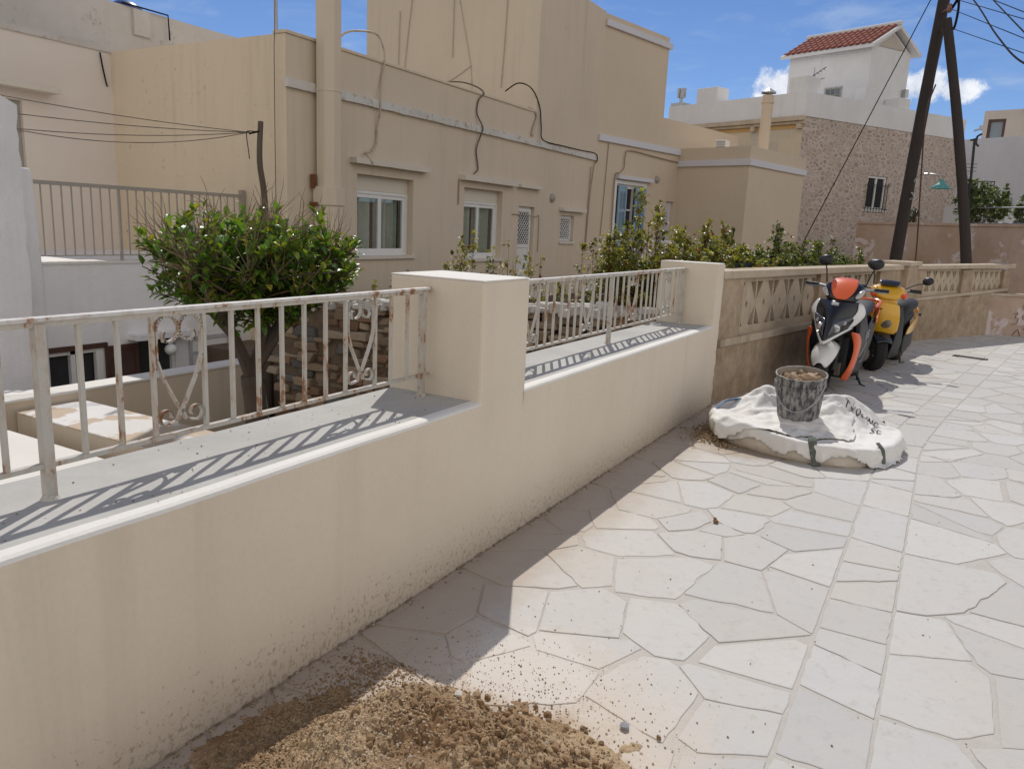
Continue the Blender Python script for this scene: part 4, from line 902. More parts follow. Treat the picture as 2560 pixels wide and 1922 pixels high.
for a0, a1, r0, r1 in ((eL0, eL1, rg0, rg1), (eR0, eR1, rg0, rg1)):
    ncol = 15; nrow = 6; up = Vector((0, 0, .15))
    for i in range(ncol):
        t0, t1 = .03+.94*i/ncol, .03+.94*(i+.86)/ncol
        for j in range(nrow):
            s0, s1 = j/nrow-.03, (j+1)/nrow+.02
            def Q(t, s_, h):
                b = a0.lerp(a1, t); c = r0.lerp(r1, t); return b.lerp(c, s_)+Vector((0, 0, .15+h))
            rings = []
            for s_, dh in ((s0, .035), (s1, .0)):
                rings.append([Q(t0+(t1-t0)*k/6, s_, dh+.07*sin(pi*k/6)) for k in range(7)])
            mb.rings(rings, close=False, caps=False, raw=True)
            mb.add([rings[0][0]]+rings[0][1:7], [tuple(range(7))], raw=True)
mb.build('roof_tiles', plain('red_clay_tile', (.30, .075, .045), .75, var=.45, vs=6), tw)
mb = MB(); mb.tube([tuple(rg0+Vector((0, 0, .2))), tuple(rg1+Vector((0, 0, .2)))], .09, 8); mb.build('ridge', M['white_roof'], tw)
mb = MB(FTWL); mb.box(1.0, 1.75, 0.0, .03, 6.7, 7.55); wn = mb.build('window', M['galv'], tw)
mb = MB(FTWL); mb.box(1.05, 1.7, .03, .04, 6.75, 7.5); mb.build('pane', plain('glass_brick', (.16, .2, .22), .2, vs=3, var=.5), wn)
mb = MB(FTWL)
for k in range(4): mb.box(1.05+.2*k, 1.08+.2*k, .035, .05, 6.72, 7.52)
for k in range(4): mb.box(1.03, 1.72, .035, .05, 6.74+.24*k, 6.77+.24*k)
mb.build('glazing_bars', M['grey_rail'], wn)
mb = MB(FTW); mb.add([(.35, -.03, 8.95), (1.95, -.03, 8.95), (1.15, -.03, 9.45)], [(0, 1, 2)]); mb.build('gable_recess', M['beige_far'], tw)
mb = MB(FTW); mb.box(2.05, 2.25, -.18, -.02, 7.25, 7.55); mb.build('flood_lamp', M['galv'], tw)

# ---- pink retaining wall across the end, white and beige houses beyond
def strip(name, label, cat, pts, z0, z1, mat, th=.3, cop=None):
    t = thing(name, label, cat, (*pts[0], 0)); mb = MB()
    for a, b in zip(pts, pts[1:]):
        n = off(a, b, -th); mb.prism([a, b, (b[0]+n.x, b[1]+n.y), (a[0]+n.x, a[1]+n.y)], z0, z1)
    mb.build('wall', M[mat], t)
    if cop:
        mb = MB()
        for a, b in zip(pts, pts[1:]):
            n = off(a, b, -th-.03); m_ = off(a, b, .04); mb.prism([(a[0]+m_.x, a[1]+m_.y), (b[0]+m_.x, b[1]+m_.y), (b[0]+n.x, b[1]+n.y), (a[0]+n.x, a[1]+n.y)], z1, z1+.07)
        mb.build('coping', M[cop], t)
    return t
strip('retaining_wall', 'flaking pink rendered wall across the end of the lane behind the utility pole', 'wall', [(27.15, 2.79), (25.5, -.2), (23.95, -1.6), (20.5, -6)], -.2, 2.13, 'pink_wall', .35, 'pink_wall')
hW = thing('white_house', 'plain grey white house wall right of the stone house with one flaked patch', 'house', (40, -2, 0))
mb = MB(); mb.prism([(40.9, 2.0), (38.6, -2.3), (36, -7.2), (46, -7), (48, 2)], -.5, 6.13); mb.build('wall', M['white_house'], hW)
hG = thing('beige_house', 'beige house with a brown framed window peeping over the white house', 'house', (48, -2, 0))
dG = Vector((-.5, -2.0)).normalized()
FG = Fr(47.98, -.43, -104)
mb = MB(FG); wallgrid(mb, 0, 9, -.3, 8.45, [(.22, 1.02, 6.35, 8.02)], 0, .2); mb.quad((0, 0, -.3), (0, 0, 8.45), (0, 6, 8.45), (0, 6, -.3)); mb.quad((0, 0, 8.45), (9, 0, 8.45), (9, 6, 8.45), (0, 6, 8.45)); mb.build('wall', M['beige_far'], hG)
mb = MB(FG); frame_rect(mb, .22, 1.02, 6.35, 8.02, .02, .14, .12); wn = mb.build('window', M['brown_shut'], hG)
mb = MB(FG); mb.quad((.3, .1, 6.4), (.95, .1, 6.4), (.95, .1, 7.95), (.3, .1, 7.95)); mb.build('pane', plain('sky_pane', (.25, .3, .32), .05, spec=.8), wn)
mb = MB(FG); mb.box(-.16, 0, .0, .3, 7.55, 7.75); mb.tube([(-.05, .1, 7.6), (-.4, .1, 7.5)], .05, 6); mb.build('wall_lamp', M['galv'], hG)
mb = MB(FG); mb.add([(1.75, -.3, 8.45), (3.6, -.3, 8.45), (3.6, -.3, 10.8), (3.4, -.3, 10.8), (1.75, 2, 8.45), (3.6, 2, 8.45), (3.6, 2, 10.8), (3.4, 2, 10.8)], [(0, 1, 2, 3), (4, 7, 6, 5), (0, 3, 7, 4), (3, 2, 6, 7), (1, 5, 6, 2)]); mb.build('stair_parapet', M['beige_far'], hG)
# ------------------------------------------------------------------ garden: walls, planters, plants
def leaf_into(mb, tones, p, d, up, L, Wd, col, fold=.25):
    """one folded leaf of four faces: base p, pointing along d"""
    d = d.normalized(); s = d.cross(up)
    if s.length < 1e-3: s = d.cross(Vector((1, 0, 0)))
    s.normalize(); n = s.cross(d).normalized()
    m1 = p+d*L*.35; m2 = p+d*L*.72-n*L*.05; tip = p+d*L-n*L*.16
    a = m1+s*Wd*.5+n*Wd*fold; b = m1-s*Wd*.5+n*Wd*fold; c = m2+s*Wd*.36+n*Wd*fold*.6; e = m2-s*Wd*.36+n*Wd*fold*.6
    mb.add([p, m1, m2, tip, a, b, c, e], [(0, 1, 4), (0, 5, 1), (1, 2, 6, 4), (1, 5, 7, 2), (2, 3, 6), (2, 7, 3)], raw=True)
    tones += [col]*6
def rv(r): 
    while True:
        v = Vector((r.uniform(-1, 1), r.uniform(-1, 1), r.uniform(-1, 1)))
        if .05 < v.length < 1: return v.normalized()
m_leafy = attrmat('glossy_leaf', rough=0.34, spec=0.5, trans=0.34, vs=30)
m_leaf2 = attrmat('small_rose_leaf', rough=0.38, spec=0.5, trans=0.30, vs=30)
m_bark = tiled_wood('grey_bark', (0.13, 0.10, 0.075), (14, 14, 3))
m_twig = plain('dead_twig', (0.30, 0.215, 0.14), 0.9, var=.4)

def crown_tree():
    r = random.Random(21)
    t = thing('lemon_tree', 'small glossy leaved tree with bare brown twigs behind the left railing', 'tree', (4.5, 5.0, -1.9))
    wood = MB(); twigs = MB(); lf = MB(); tones = []
    B = Vector((4.48, 5.0, -1.9)); fork = Vector((4.46, 5.0, .22))
    wood.tube(smoothpath([B, (4.5, 5.02, -1.0), (4.52, 5.0, -.2), fork], 5), [.13-.003*i for i in range(16)], 10)
    limbs = [[fork, (4.27, 4.95, .55), (4.10, 4.9, .78), (3.95, 4.8, 1.0)], [fork, (4.5, 4.9, .55), (4.45, 4.85, .85), (4.4, 4.8, 1.2)],
             [fork, (4.68, 5.0, .52), (4.95, 5.02, .78), (5.25, 5.0, 1.0)], [(4.68, 5.0, .52), (4.75, 5.2, .8), (4.85, 5.4, 1.15)], [(4.27, 4.95, .55), (4.2, 5.2, .8), (4.15, 5.45, 1.15)],
             [(4.95, 5.02, .78), (5.1, 4.75, .95), (5.35, 4.6, 1.15)], [(4.08, 4.9, .78), (4.1, 4.6, .95), (4.15, 4.4, 1.2)], [fork, (4.6, 4.8, .6), (4.75, 4.55, .9), (4.9, 4.4, 1.2)]]
    nodes = []
    for L in limbs:
        P = smoothpath(L, 5); n = len(P); r0 = .055 if Vector(L[0]) == fork else .035
        wood.tube(P, [r0*(1-.72*i/n) for i in range(n)], 7); nodes += [Vector(p) for p in P[n//3:]]
    def inside(p):
        q = Vector(((p.x-4.50)/.90, (p.y-4.95)/.90, (p.z-1.14)/.61))
        lump = .34*noise.noise(p*2.6)+.16*noise.noise(p*6)-.05
        flat = .0 if p.z > .68 else .5
        return q.length+flat-lump < 1.0
    # twigs grow outwards and up from the limbs, leaves cluster towards their tips
    k = 0
    while k < 470:
        o = r.choice(nodes); d = rv(r); d.z = abs(d.z)*.8+.1; d += Vector((o.x-4.55, o.y-4.95, .2))*.7; d.normalize()
        Lw = r.uniform(.3, .75); p = o.copy(); pts = [tuple(p)]; ok = True
        for s_ in range(5):
            d = (d+rv(r)*.28+Vector((0, 0, .07))).normalized(); p = p+d*Lw/5
            if not inside(p): break
            pts.append(tuple(p))
        if len(pts) < 3: continue
        k += 1
        dead = r.random() < (.10 if p.x < 4.35 else .07)
        (twigs if dead else wood).tube(pts, [.009*(1-.7*i/len(pts)) for i in range(len(pts))], 4)
        if dead:
            for _ in range(8):
                q = Vector(pts[r.randrange(1, len(pts))]); e = (rv(r)*.6+d+Vector((0, 0, .3))).normalized(); q2 = q+e*r.uniform(.08, .28); q3 = q2+(e+rv(r)*.5).normalized()*r.uniform(.05, .13)
                twigs.tube([tuple(q), tuple(q2), tuple(q3)], [.0035, .0028, .0015], 3)
            continue
        for i in range(1, len(pts)):
            for _ in range(r.choice((4, 5, 6, 7))):
                q = Vector(pts[i-1]).lerp(Vector(pts[i]), r.random())
                dd = (rv(r)*.8+d*.7+Vector((0, 0, .15))).normalized(); q += dd*.012
                g = r.random(); L = r.uniform(.055, .11)
                col = (.10+.05*g, .20+.08*g, .035) if g < .55 else ((.20, .26, .04) if g < .9 else (.34, .31, .055))
                v = r.uniform(.7, 1.2); leaf_into(lf, tones, q, dd, Vector((0, 0, 1)), L, L*.52, tuple(c*v for c in col))
    for _ in range(30):            # bare twig sprays sticking out at the left and the top
        a = r.uniform(0, 1); o = Vector((r.uniform(3.8, 5.2), r.uniform(4.5, 5.3), r.uniform(1.1, 1.45))) if a < .55 else Vector((r.uniform(3.65, 4.0), r.uniform(4.6, 5.2), r.uniform(.85, 1.25)))
        d = (rv(r)*.5+Vector(((o.x-4.6)*.6, -.1, .8))).normalized()
        for _ in range(5):
            e = (d+rv(r)*.35).normalized(); q1 = o+e*.12; q2 = q1+(e+rv(r)*.3)*r.uniform(.05, .16); twigs.tube([tuple(o), tuple(q1), tuple(q2)], [.004, .003, .0015], 3)
    wood.build('trunk', m_bark, t, smooth=True); twigs.build('bare_twigs', m_twig, t); lf.build('crown', m_leafy, t, tone=tones)
crown_tree()

def shrub(name, label, cat, pos, rx, ry, h, seed, leaf=.032, nst=26, nl=26, pal=None, group=None, spiky=.25, red=.12, bare=.1, ell_top=True, mat=None, ulo=.25, reach=.13):
    r = random.Random(seed); t = thing(name, label, cat, pos, group); st = MB(); lf = MB(); tones = []
    pal = pal or [(.06, .10, .025), (.10, .16, .03), (.19, .24, .045)]
    for i in range(nst):
        a = r.uniform(0, 2*pi); q = sqrt(r.random()); b = Vector((pos[0]+rx*.35*q*cos(a), pos[1]+ry*.35*q*sin(a), pos[2]))
        hh = h*(r.uniform(.62, 1.0) if r.random() > spiky else r.uniform(1.0, 1.22))
        hh *= (1-.18*q*q)
        e = Vector((pos[0]+rx*q*cos(a), pos[1]+ry*q*sin(a), pos[2]+hh)); m_ = b.lerp(e, .55)+Vector((rx*.15*cos(a), ry*.15*sin(a), 0))
        P = smoothpath([b, m_, e], 6); st.tube(P, [.007*(1-.8*k/len(P)) for k in range(len(P))], 4)
        isb = r.random() < bare
        for k in range(int(nl*(.25 if isb else 1))):
            u = ulo+(1-ulo)*r.random()**.8; idx = min(len(P)-2, int(u*(len(P)-1))); p = Vector(P[idx]).lerp(Vector(P[idx+1]), r.random())
            d = (rv(r)+Vector((cos(a)*.4, sin(a)*.4, .35))).normalized(); off_ = d*r.uniform(.0, reach)*(1.0 if u < .85 else .35)
            if off_.length > .03: st.tube([tuple(p), tuple(p+off_)], [.0025, .0015], 3)
            p = p+off_; g = r.random(); top = u > .8
            col = r.choice(pal) if r.random() > red else (.20, .085, .035)
            if top and r.random() < .45: col = pal[-1]
            v = r.uniform(.7, 1.25); L = leaf*r.uniform(.7, 1.4)
            for _ in range(3):
                dd = (d+rv(r)*.8).normalized(); leaf_into(lf, tones, p+rv(r)*.012, dd, Vector((0, 0, 1)), L, L*.62, tuple(c*v for c in col))
    st.build('stems', m_twig if bare > .3 else m_bark, t); lf.build('foliage', mat or m_leaf2, t, tone=tones)
    return t
# hedge behind the pierced wall
GH = 'rose bushes in the hedge behind the pierced wall'
hl_ = ['leggy yellow green rose bush at the near end of the hedge, over the second pillar', 'bushy rose bush just right of the second pillar', 'reddish tinted rose bush behind the first pierced panel', 'dense rose bush behind the middle of the first pierced panel',
       'rose bush behind the orange scooter mirror', 'darker rose bush between the two scooter mirrors', 'low glossy rose bush behind the yellow scooter', 'low glossy rose bush in front of the leaning pole', 'thin last rose bush at the end pier']
hp = [(.35, 1.05, 1.72, 26, .25), (.65, .75, 1.46, 46, .1), (1.25, .8, 1.55, 50, .12), (1.9, .75, 1.50, 52, .06), (2.75, .8, 1.52, 52, .06), (3.6, .75, 1.46, 54, .05), (4.5, .8, 1.42, 54, .03), (5.4, .8, 1.38, 54, .03), (6.3, .75, 1.32, 40, .1)]
for i, (u, v, top, ns, br_) in enumerate(hp):
    x, y, _ = F2(u, v, 0)
    dk = i >= 4
    shrub('rose_bush', hl_[i], 'shrub', (x, y, -.05), .62, .5, top+.0, 40+i, .042, int(ns*2.0), 56, [(.06, .085, .025), (.10, .14, .03), (.19, .21, .045)] if dk else [(.10, .12, .03), (.19, .20, .04), (.33, .31, .055)], GH, .10, .05 if dk else .16, br_, ulo=.6, reach=.19)
# bushes behind the second railing
G2 = 'shrubs behind the stone garden wall'
for i, (x, y, rx, ry, h, lab, br_, ns, nl) in enumerate([
        (8.2, 5.0, .8, .75, 1.55, 'tall loose yellow green shrub in the middle behind the second railing', .35, 46, 26), (7.75, 3.9, .6, .6, 1.38, 'half bare shrub with yellow leaves behind the right part of the second railing', .5, 38, 22),
        (7.9, 6.0, .5, .5, 1.05, 'low green shrub at the left end of the second railing', .2, 28, 26), (8.7, 3.4, .6, .55, 1.75, 'shrub with upright fresh green shoots left of the far pillar', .3, 30, 26), (7.6, 3.0, .45, .45, 1.1, 'dry low shrub against the far cream pillar', .4, 24, 22)]):
    shrub('garden_shrub', lab, 'shrub', (x, y, -.3), rx, ry, h, 70+i, .05, int(ns*.8), int(nl*1.2), [(.09, .11, .03), (.19, .19, .04), (.36, .31, .055)], G2, .3, .06, br_)
shrub('garden_shrub', 'thin young yellow green plant in front of the latticed door', 'shrub', (11.0, 6.6, -.3), .3, .3, 1.3, 91, .05, 8, 18, [(.16, .2, .04), (.26, .28, .05)], None, .3, 0, .2)
shrub('potted_plant', 'little green plant below the first white window', 'plant', (9.7, 7.4, -.3), .3, .25, 1.1, 92, .06, 12, 12, [(.08, .14, .03), (.14, .2, .04)], None, .1, 0, .0)
# tree on the pink wall
shrub('oleander_bush', 'wispy grey green bush growing on top of the pink wall at the right', 'shrub', (28.0, -.55, 2.0), 1.15, .8, 1.62, 95, .12, 46, 22, [(.09, .12, .06), (.13, .17, .08), (.18, .22, .11)], None, .1, .02, .1)
shrub('oleander_bush', 'small grey green bush at the very right edge above the pink wall', 'shrub', (26.6, -1.75, 2.0), .4, .4, .95, 96, .10, 14, 18, [(.09, .12, .06), (.13, .17, .08)], None, .1, .02, .1)
shrub('wall_weed', 'dark weed rooted in the stone house wall foot', 'plant', (27.2, 1.35, 2.1), .22, .2, .62, 97, .08, 9, 12, [(.03, .045, .02), (.05, .06, .03)], None, .1, .1, .1)
shrub('garden_shrub', 'dark green shrub above the graffiti wall at the right edge', 'shrub', (17.6, -2.0, .5), .55, .5, .62, 98, .05, 30, 26, [(.03, .06, .025), (.05, .09, .03), (.12, .17, .10)], None, .1, 0, 0)
# dark strip behind the pierced wall, standing in for shadow inside the hedge
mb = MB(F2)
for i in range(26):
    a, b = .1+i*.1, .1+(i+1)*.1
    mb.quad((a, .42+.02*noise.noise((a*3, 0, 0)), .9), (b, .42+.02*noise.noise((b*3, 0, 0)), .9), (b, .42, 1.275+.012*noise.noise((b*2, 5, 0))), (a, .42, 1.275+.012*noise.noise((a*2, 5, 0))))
tag(mb.build('hedge_shadow_strip', plain('hedge_shadow_green', (.012, .02, .016), .8)), 'dark green strip behind the pierced wall standing in for the shadow inside the hedge', 'netting')

# dry stone garden wall: stones laid in rough courses, white mortar lumps along the top
def rock(mb, tones, c, sx, sy, sz, r, col, ang=0):
    vs = []
    for k in range(8):
        x = (-1 if k in (0, 3, 4, 7) else 1)*sx/2; y = (-1 if k in (0, 1, 4, 5) else 1)*sy/2; z = (-1 if k < 4 else 1)*sz/2
        x *= r.uniform(.62, 1.08); y *= r.uniform(.8, 1.05); z *= r.uniform(.55, 1.1)
        vs.append((c[0]+x*cos(ang)-y*sin(ang), c[1]+x*sin(ang)+y*cos(ang), c[2]+z))
    mb.add(vs, [(0, 3, 2, 1), (4, 5, 6, 7), (0, 1, 5, 4), (1, 2, 6, 5), (2, 3, 7, 6), (3, 0, 4, 7)], raw=True); tones += [col]*6
_ico = [(0, 1, 1.618), (0, -1, 1.618), (0, 1, -1.618), (0, -1, -1.618), (1, 1.618, 0), (-1, 1.618, 0), (1, -1.618, 0), (-1, -1.618, 0), (1.618, 0, 1), (-1.618, 0, 1), (1.618, 0, -1), (-1.618, 0, -1)]
_icf = [(0, 1, 8), (0, 9, 1), (0, 5, 9), (0, 4, 5), (0, 8, 4), (1, 6, 8), (1, 7, 6), (1, 9, 7), (3, 6, 7), (3, 10, 6), (3, 2, 10), (3, 11, 2), (3, 7, 11), (5, 11, 9), (5, 2, 11), (5, 4, 2), (4, 10, 2), (4, 8, 10), (6, 10, 8), (7, 9, 11)]
def clod(mb, tones, c, sx, sy, sz, r, col, ang=0):
    vs = []
    for p in _ico:
        k = .29*r.uniform(.72, 1.2); x, y, z = p[0]*sx*k, p[1]*sy*k, p[2]*sz*k
        vs.append((c[0]+x*cos(ang)-y*sin(ang), c[1]+x*sin(ang)+y*cos(ang), c[2]+z))
    mb.add(vs, _icf, raw=True); tones += [col]*20
m_rock = attrmat('field_stone', rough=.95, spec=.15, bmp=.8, vs=22)
r = random.Random(5)
A_, B_ = Vector((7.0, 2.33)), Vector((6.62, 6.7)); dv = (B_-A_); Lw = dv.length; dv.normalize(); angw = atan2(dv.y, dv.x)
tw_ = thing('stone_wall', 'rough dry stone garden wall with white mortar on top, seen through the railings', 'wall', (6.8, 4.5, -1.9))
mb = MB(); tones = []; z = -1.9
while z < .80:
    hgt = r.uniform(.07, .14); u = -.05
    while u < Lw:
        l = r.uniform(.10, .34); top = .80-.055*u
        if z+hgt*.5 < top:
            c = A_+dv*(u+l/2); g = r.random(); col = (.30, .225, .155) if g < .5 else ((.40, .32, .235) if g < .75 else ((.24, .15, .095) if g < .9 else (.16, .16, .15)))
            v = r.uniform(.8, 1.25); hh = hgt*r.uniform(.7, 1.45); rock(mb, tones, (c.x+r.uniform(-.05, .05), c.y, z+hgt/2+r.uniform(-.02, .02)), l*1.08, .42, hh, r, tuple(x*v for x in col), angw+r.uniform(-.12, .12))
        u += l
    z += hgt
o = mb.build('stones', m_rock, tw_, tone=tones, bevel=.03, seg=2, smooth=True)
mb = MB(); tones = []; u = 0
while u < Lw:
    l = r.uniform(.08, .2)
    for w_ in (-.13, .0, .13):
        c = A_+dv*(u+l/2)+Vector((-dv.y, dv.x))*(w_+r.uniform(-.04, .04)); v = r.uniform(.75, 1.1); rock(mb, tones, (c.x, c.y, .79-.055*u+r.uniform(-.02, .05)), l*1.2, .2, r.uniform(.06, .13), r, (.60*v, .57*v, .52*v), angw+r.uniform(-.6, .6))
    u += l*.8
mb.build('mortar_top', m_rock, tw_, tone=tones, bevel=.018, seg=2)
mb = MB(); a0 = A_+Vector((-dv.y, dv.x))*.165; a1 = A_-Vector((-dv.y, dv.x))*.165
mb.prism([(a0.x, a0.y), (a0.x+dv.x*Lw, a0.y+dv.y*Lw), (a1.x+dv.x*Lw, a1.y+dv.y*Lw), (a1.x, a1.y)], -1.9, .52); mb.build('core', plain('earth_mortar', (.17, .125, .085), .95, var=.4, bmp=.6), tw_)

# lower courtyard: low tan wall, white topped planter wall, concrete table
tc_ = thing('courtyard_wall', 'low tan courtyard wall with white top below the brown shuttered window', 'wall', (4, 7.4, -1.9))
mb = MB(); mb.box(-1, 6.6, 7.3, 7.55, -1.9, -.245); mb.build('wall', M['house'], tc_)
mb = MB(); mb.box(-1, 6.6, 7.285, 7.57, -.245, -.215); mb.build('top', M['white_edge'], tc_, bevel=.01)
tp = thing('planter_wall', 'thick low tan wall with a white painted top in dappled tree shade', 'wall', (4.05, 6.5, -1.9))
mb = MB(); mb.box(3.75, 4.38, 5.2, 7.28, -1.9, -.34); mb.build('wall', M['house'], tp)
mb = MB(); mb.box(3.74, 4.39, 5.19, 7.28, -.34, -.325); mb.build('top', plaster('patchy_white_top', (.78, .76, .73), (.7, .67, .62), patch=((.55, .44, .33), .52, 1.7), grain=.5), tp, bevel=.006)
tt = thing('concrete_table', 'white concrete garden slab with rounded corner at the far left below the railing', 'table', (2.9, 6.3, -1.9))
pts = [(2.0, 5.3), (3.35, 5.3), (3.48, 5.36), (3.53, 5.5), (3.53, 7.0), (2.0, 7.0)]
mb = MB(); mb.prism(pts, -.48, -.40); mb.build('slab', M['white_edge'], tt, bevel=.02)
mb = MB(); mb.box(2.3, 3.2, 5.6, 6.8, -1.9, -.48); mb.build('support', M['house'], tt)
tl_ = thing('rubble_ledge', 'grey plastered ledge in front of the left brown shutter', 'ledge', (4.0, 8.2, -1.9))
mb = MB(); rr_ = []
for i in range(9):
    u = 3.2+1.35*i/8; h_ = -.36+.05*noise.noise((u*3, 1, 0))-.05*(i/8)
    rr_.append([(u, 7.7, -1.9), (u, 7.68, h_-.05), (u, 7.74, h_), (u, 8.3, h_+.03), (u, 8.3, -1.9)])
mb.rings(rr_); mb.build('ledge', M['whitewash'], tl_)
# ------------------------------------------------------------------ scooters (local axes: x forward, y to the rider's left, z up)
def paint(name, c, rough=.22, coat=.6): return plain(name, c, rough, coat=coat, var=.06, vs=5)
P_ = dict(orange=paint('orange_gloss', (.74, .125, .03), .3, .3), black=paint('black_gloss', (.010, .011, .015), .22, .3), white=paint('white_gloss', (.74, .73, .71), .3), grey=paint('graphite_gloss', (.022, .022, .024), .5, .12),
          yellow=paint('yellow_gloss', (.74, .40, .012), .3), satin=plain('satin_black', (.014, .014, .015), .6, bmp=.15), vinyl=plain('black_vinyl', (.014, .014, .015), .6, bmp=.3, vs=30), tyre=plain('tyre_rubber', (.022, .021, .021), .85, bmp=.5, vs=20),
          alloy=plain('grey_alloy', (.16, .16, .165), .4, .6), steel=plain('steel', (.4, .4, .4), .3, .9), rustm=plain('grimy_engine', (.13, .10, .075), .8, var=.5, vs=15), lens=plain('dark_lens', (.05, .055, .065), .06, coat=1.0), clear=plain('clear_indicator', (.55, .52, .48), .15), reflector=plain('lamp_reflector', (.5, .5, .52), .18, .8),
          red=paint('red_lens', (.55, .03, .02), .2), amber=paint('orange_red_lens', (.75, .10, .03), .25), mirror=plain('mirror_shell', (.015, .015, .018), .4), silver=plain('silver_decal', (.5, .5, .52), .35))
def surf(rows, name, mat, parent, thick=.006, mirror=False, smooth=True, sub=1):
    """panel from a grid of points (rows along the body), thickened; mirrored copy on the other side if asked"""
    for sgn in ((1, -1) if mirror else (1,)):
        mb = MB(); R_ = [[(p[0], p[1]*sgn, p[2]) for p in r_] for r_ in rows]
        n = len(R_[0]); vs = [p for r_ in R_ for p in r_]
        fs = [(i*n+j, i*n+j+1, (i+1)*n+j+1, (i+1)*n+j) for i in range(len(R_)-1) for j in range(n-1)]
        if sgn < 0: fs = [f[::-1] for f in fs]
        mb.add(vs, fs); o = mb.build(name, mat, parent, smooth=smooth, angle=50)
        if sub: m_ = o.modifiers.new('sub', 'SUBSURF'); m_.levels = m_.render_levels = sub
        s = o.modifiers.new('thick', 'SOLIDIFY'); s.thickness = thick; s.offset = -1
    return o
def loft(secs, name, mat, parent, sub=2):
    """closed body from rings of (x, y, z)"""
    mb = MB(); mb.rings(secs); o = mb.build(name, mat, parent, smooth=True, angle=60)
    m_ = o.modifiers.new('sub', 'SUBSURF'); m_.levels = m_.render_levels = sub
    return o
def oval(x, z, hy, hz, n=10, sq=.75, tilt=0, y0=0):
    out = []
    for k in range(n):
        a = 2*pi*k/n; c, s = cos(a), sin(a)
        yy = hy*abs(c)**sq*(1 if c > 0 else -1); zz = hz*abs(s)**sq*(1 if s > 0 else -1)
        out.append((x+tilt*zz, y0+yy, z+zz))
    return out
def wheel(parent, x, R, w, steer=0, tread=True, y=0, spokes=5):
    c = Vector((x, y, R)); rot = Matrix.Rotation(steer, 3, 'Z')
    def T(mb): mb.v = [tuple(rot @ (Vector(p)-c)+c) for p in mb.v]; return mb
    t = w/2
    mb = MB(); prof = [(R*.62, -t*.8), (R*.70, -t*.95), (R*.84, -t*1.0), (R*.94, -t*.8), (R*.985, -t*.45), (R, 0), (R*.985, t*.45), (R*.94, t*.8), (R*.84, t), (R*.70, t*.95), (R*.62, t*.8)]
    mb.lathe((x, y, R), prof, 40, 'y'); ty = T(mb).build('wheel', P_['tyre'], parent, smooth=True, angle=60)
    if tread:
        mb = MB()
        for k in range(30):
            a = 2*pi*k/30
            for s in (-1, 1):
                q = []
                for (da, yy, rr) in ((0, .05*t, 1.0), (.09, .8*t, .945), (.15, .8*t, .945), (.06, .05*t, 1.0)):
                    q.append((x+(R*rr+.0015)*sin(a+da), y+s*yy, R+(R*rr+.0015)*cos(a+da)))
                q2 = [(p[0]+(p[0]-x)*.012, p[1], p[2]+(p[2]-R)*.012) for p in q]
                mb.add(q+q2, [(4, 5, 6, 7), (0, 1, 5, 4), (1, 2, 6, 5), (2, 3, 7, 6), (3, 0, 4, 7)])
        T(mb).build('tread', P_['tyre'], ty)
    mb = MB(); mb.lathe((x, y, R), [(R*.64, -t*.75), (R*.60, -t*.7), (R*.58, -t*.2), (R*.58, t*.2), (R*.60, t*.7), (R*.64, t*.75)], 30, 'y')
    for k in range(spokes):
        a = 2*pi*k/spokes; mb.tube([(x, y, R), (x+R*.6*sin(a), y, R+R*.6*cos(a))], .022, 6)
    mb.lathe((x, y, R), [(.0, -t*.5), (.045, -t*.5), (.05, 0), (.045, t*.5), (.0, t*.5)], 14, 'y'); T(mb).build('rim', P_['alloy'], ty, smooth=True)
    mb = MB(); mb.lathe((x, y, R), [(.05, t*.62), (R*.46, t*.62), (R*.46, t*.68), (.05, t*.68)], 26, 'y'); T(mb).build('brake_disc', P_['steel'], ty)
    return ty
def rotz(pts, c, a): 
    m_ = Matrix.Rotation(a, 3, 'Z'); return [tuple(m_ @ (Vector(p)-Vector(c))+Vector(c)) for p in pts]
def mirror_part(parent, base, head, r_=.055, yaw=0):
    mb = MB(); mb.tube(smoothpath([base, ((base[0]+head[0])/2-.01, (base[1]+head[1])/2, (base[2]*.45+head[2]*.55)), (head[0], head[1], head[2]-.03)], 5), .0075, 6); a = mb.build('mirror', P_['steel'] if yaw else P_['satin'], parent, smooth=True)
    mb = MB(); rr = []
    for k, (dx, s_) in enumerate(((-.012, .15), (-.012, .9), (.0, 1.0), (.018, .9), (.034, .55), (.040, .1))):
        ring = []
        for j in range(18):
            t = 2*pi*j/18; yy, zz = 1.18*r_*s_*cos(t), r_*.92*s_*sin(t)+.10*r_*cos(t)
            ring.append((head[0]+dx+.0*zz, head[1]+yy, head[2]+zz))
        rr.append(ring)
    mb.rings(rr); mb.build('mirror_head', P_['mirror'], a, smooth=True, angle=70)

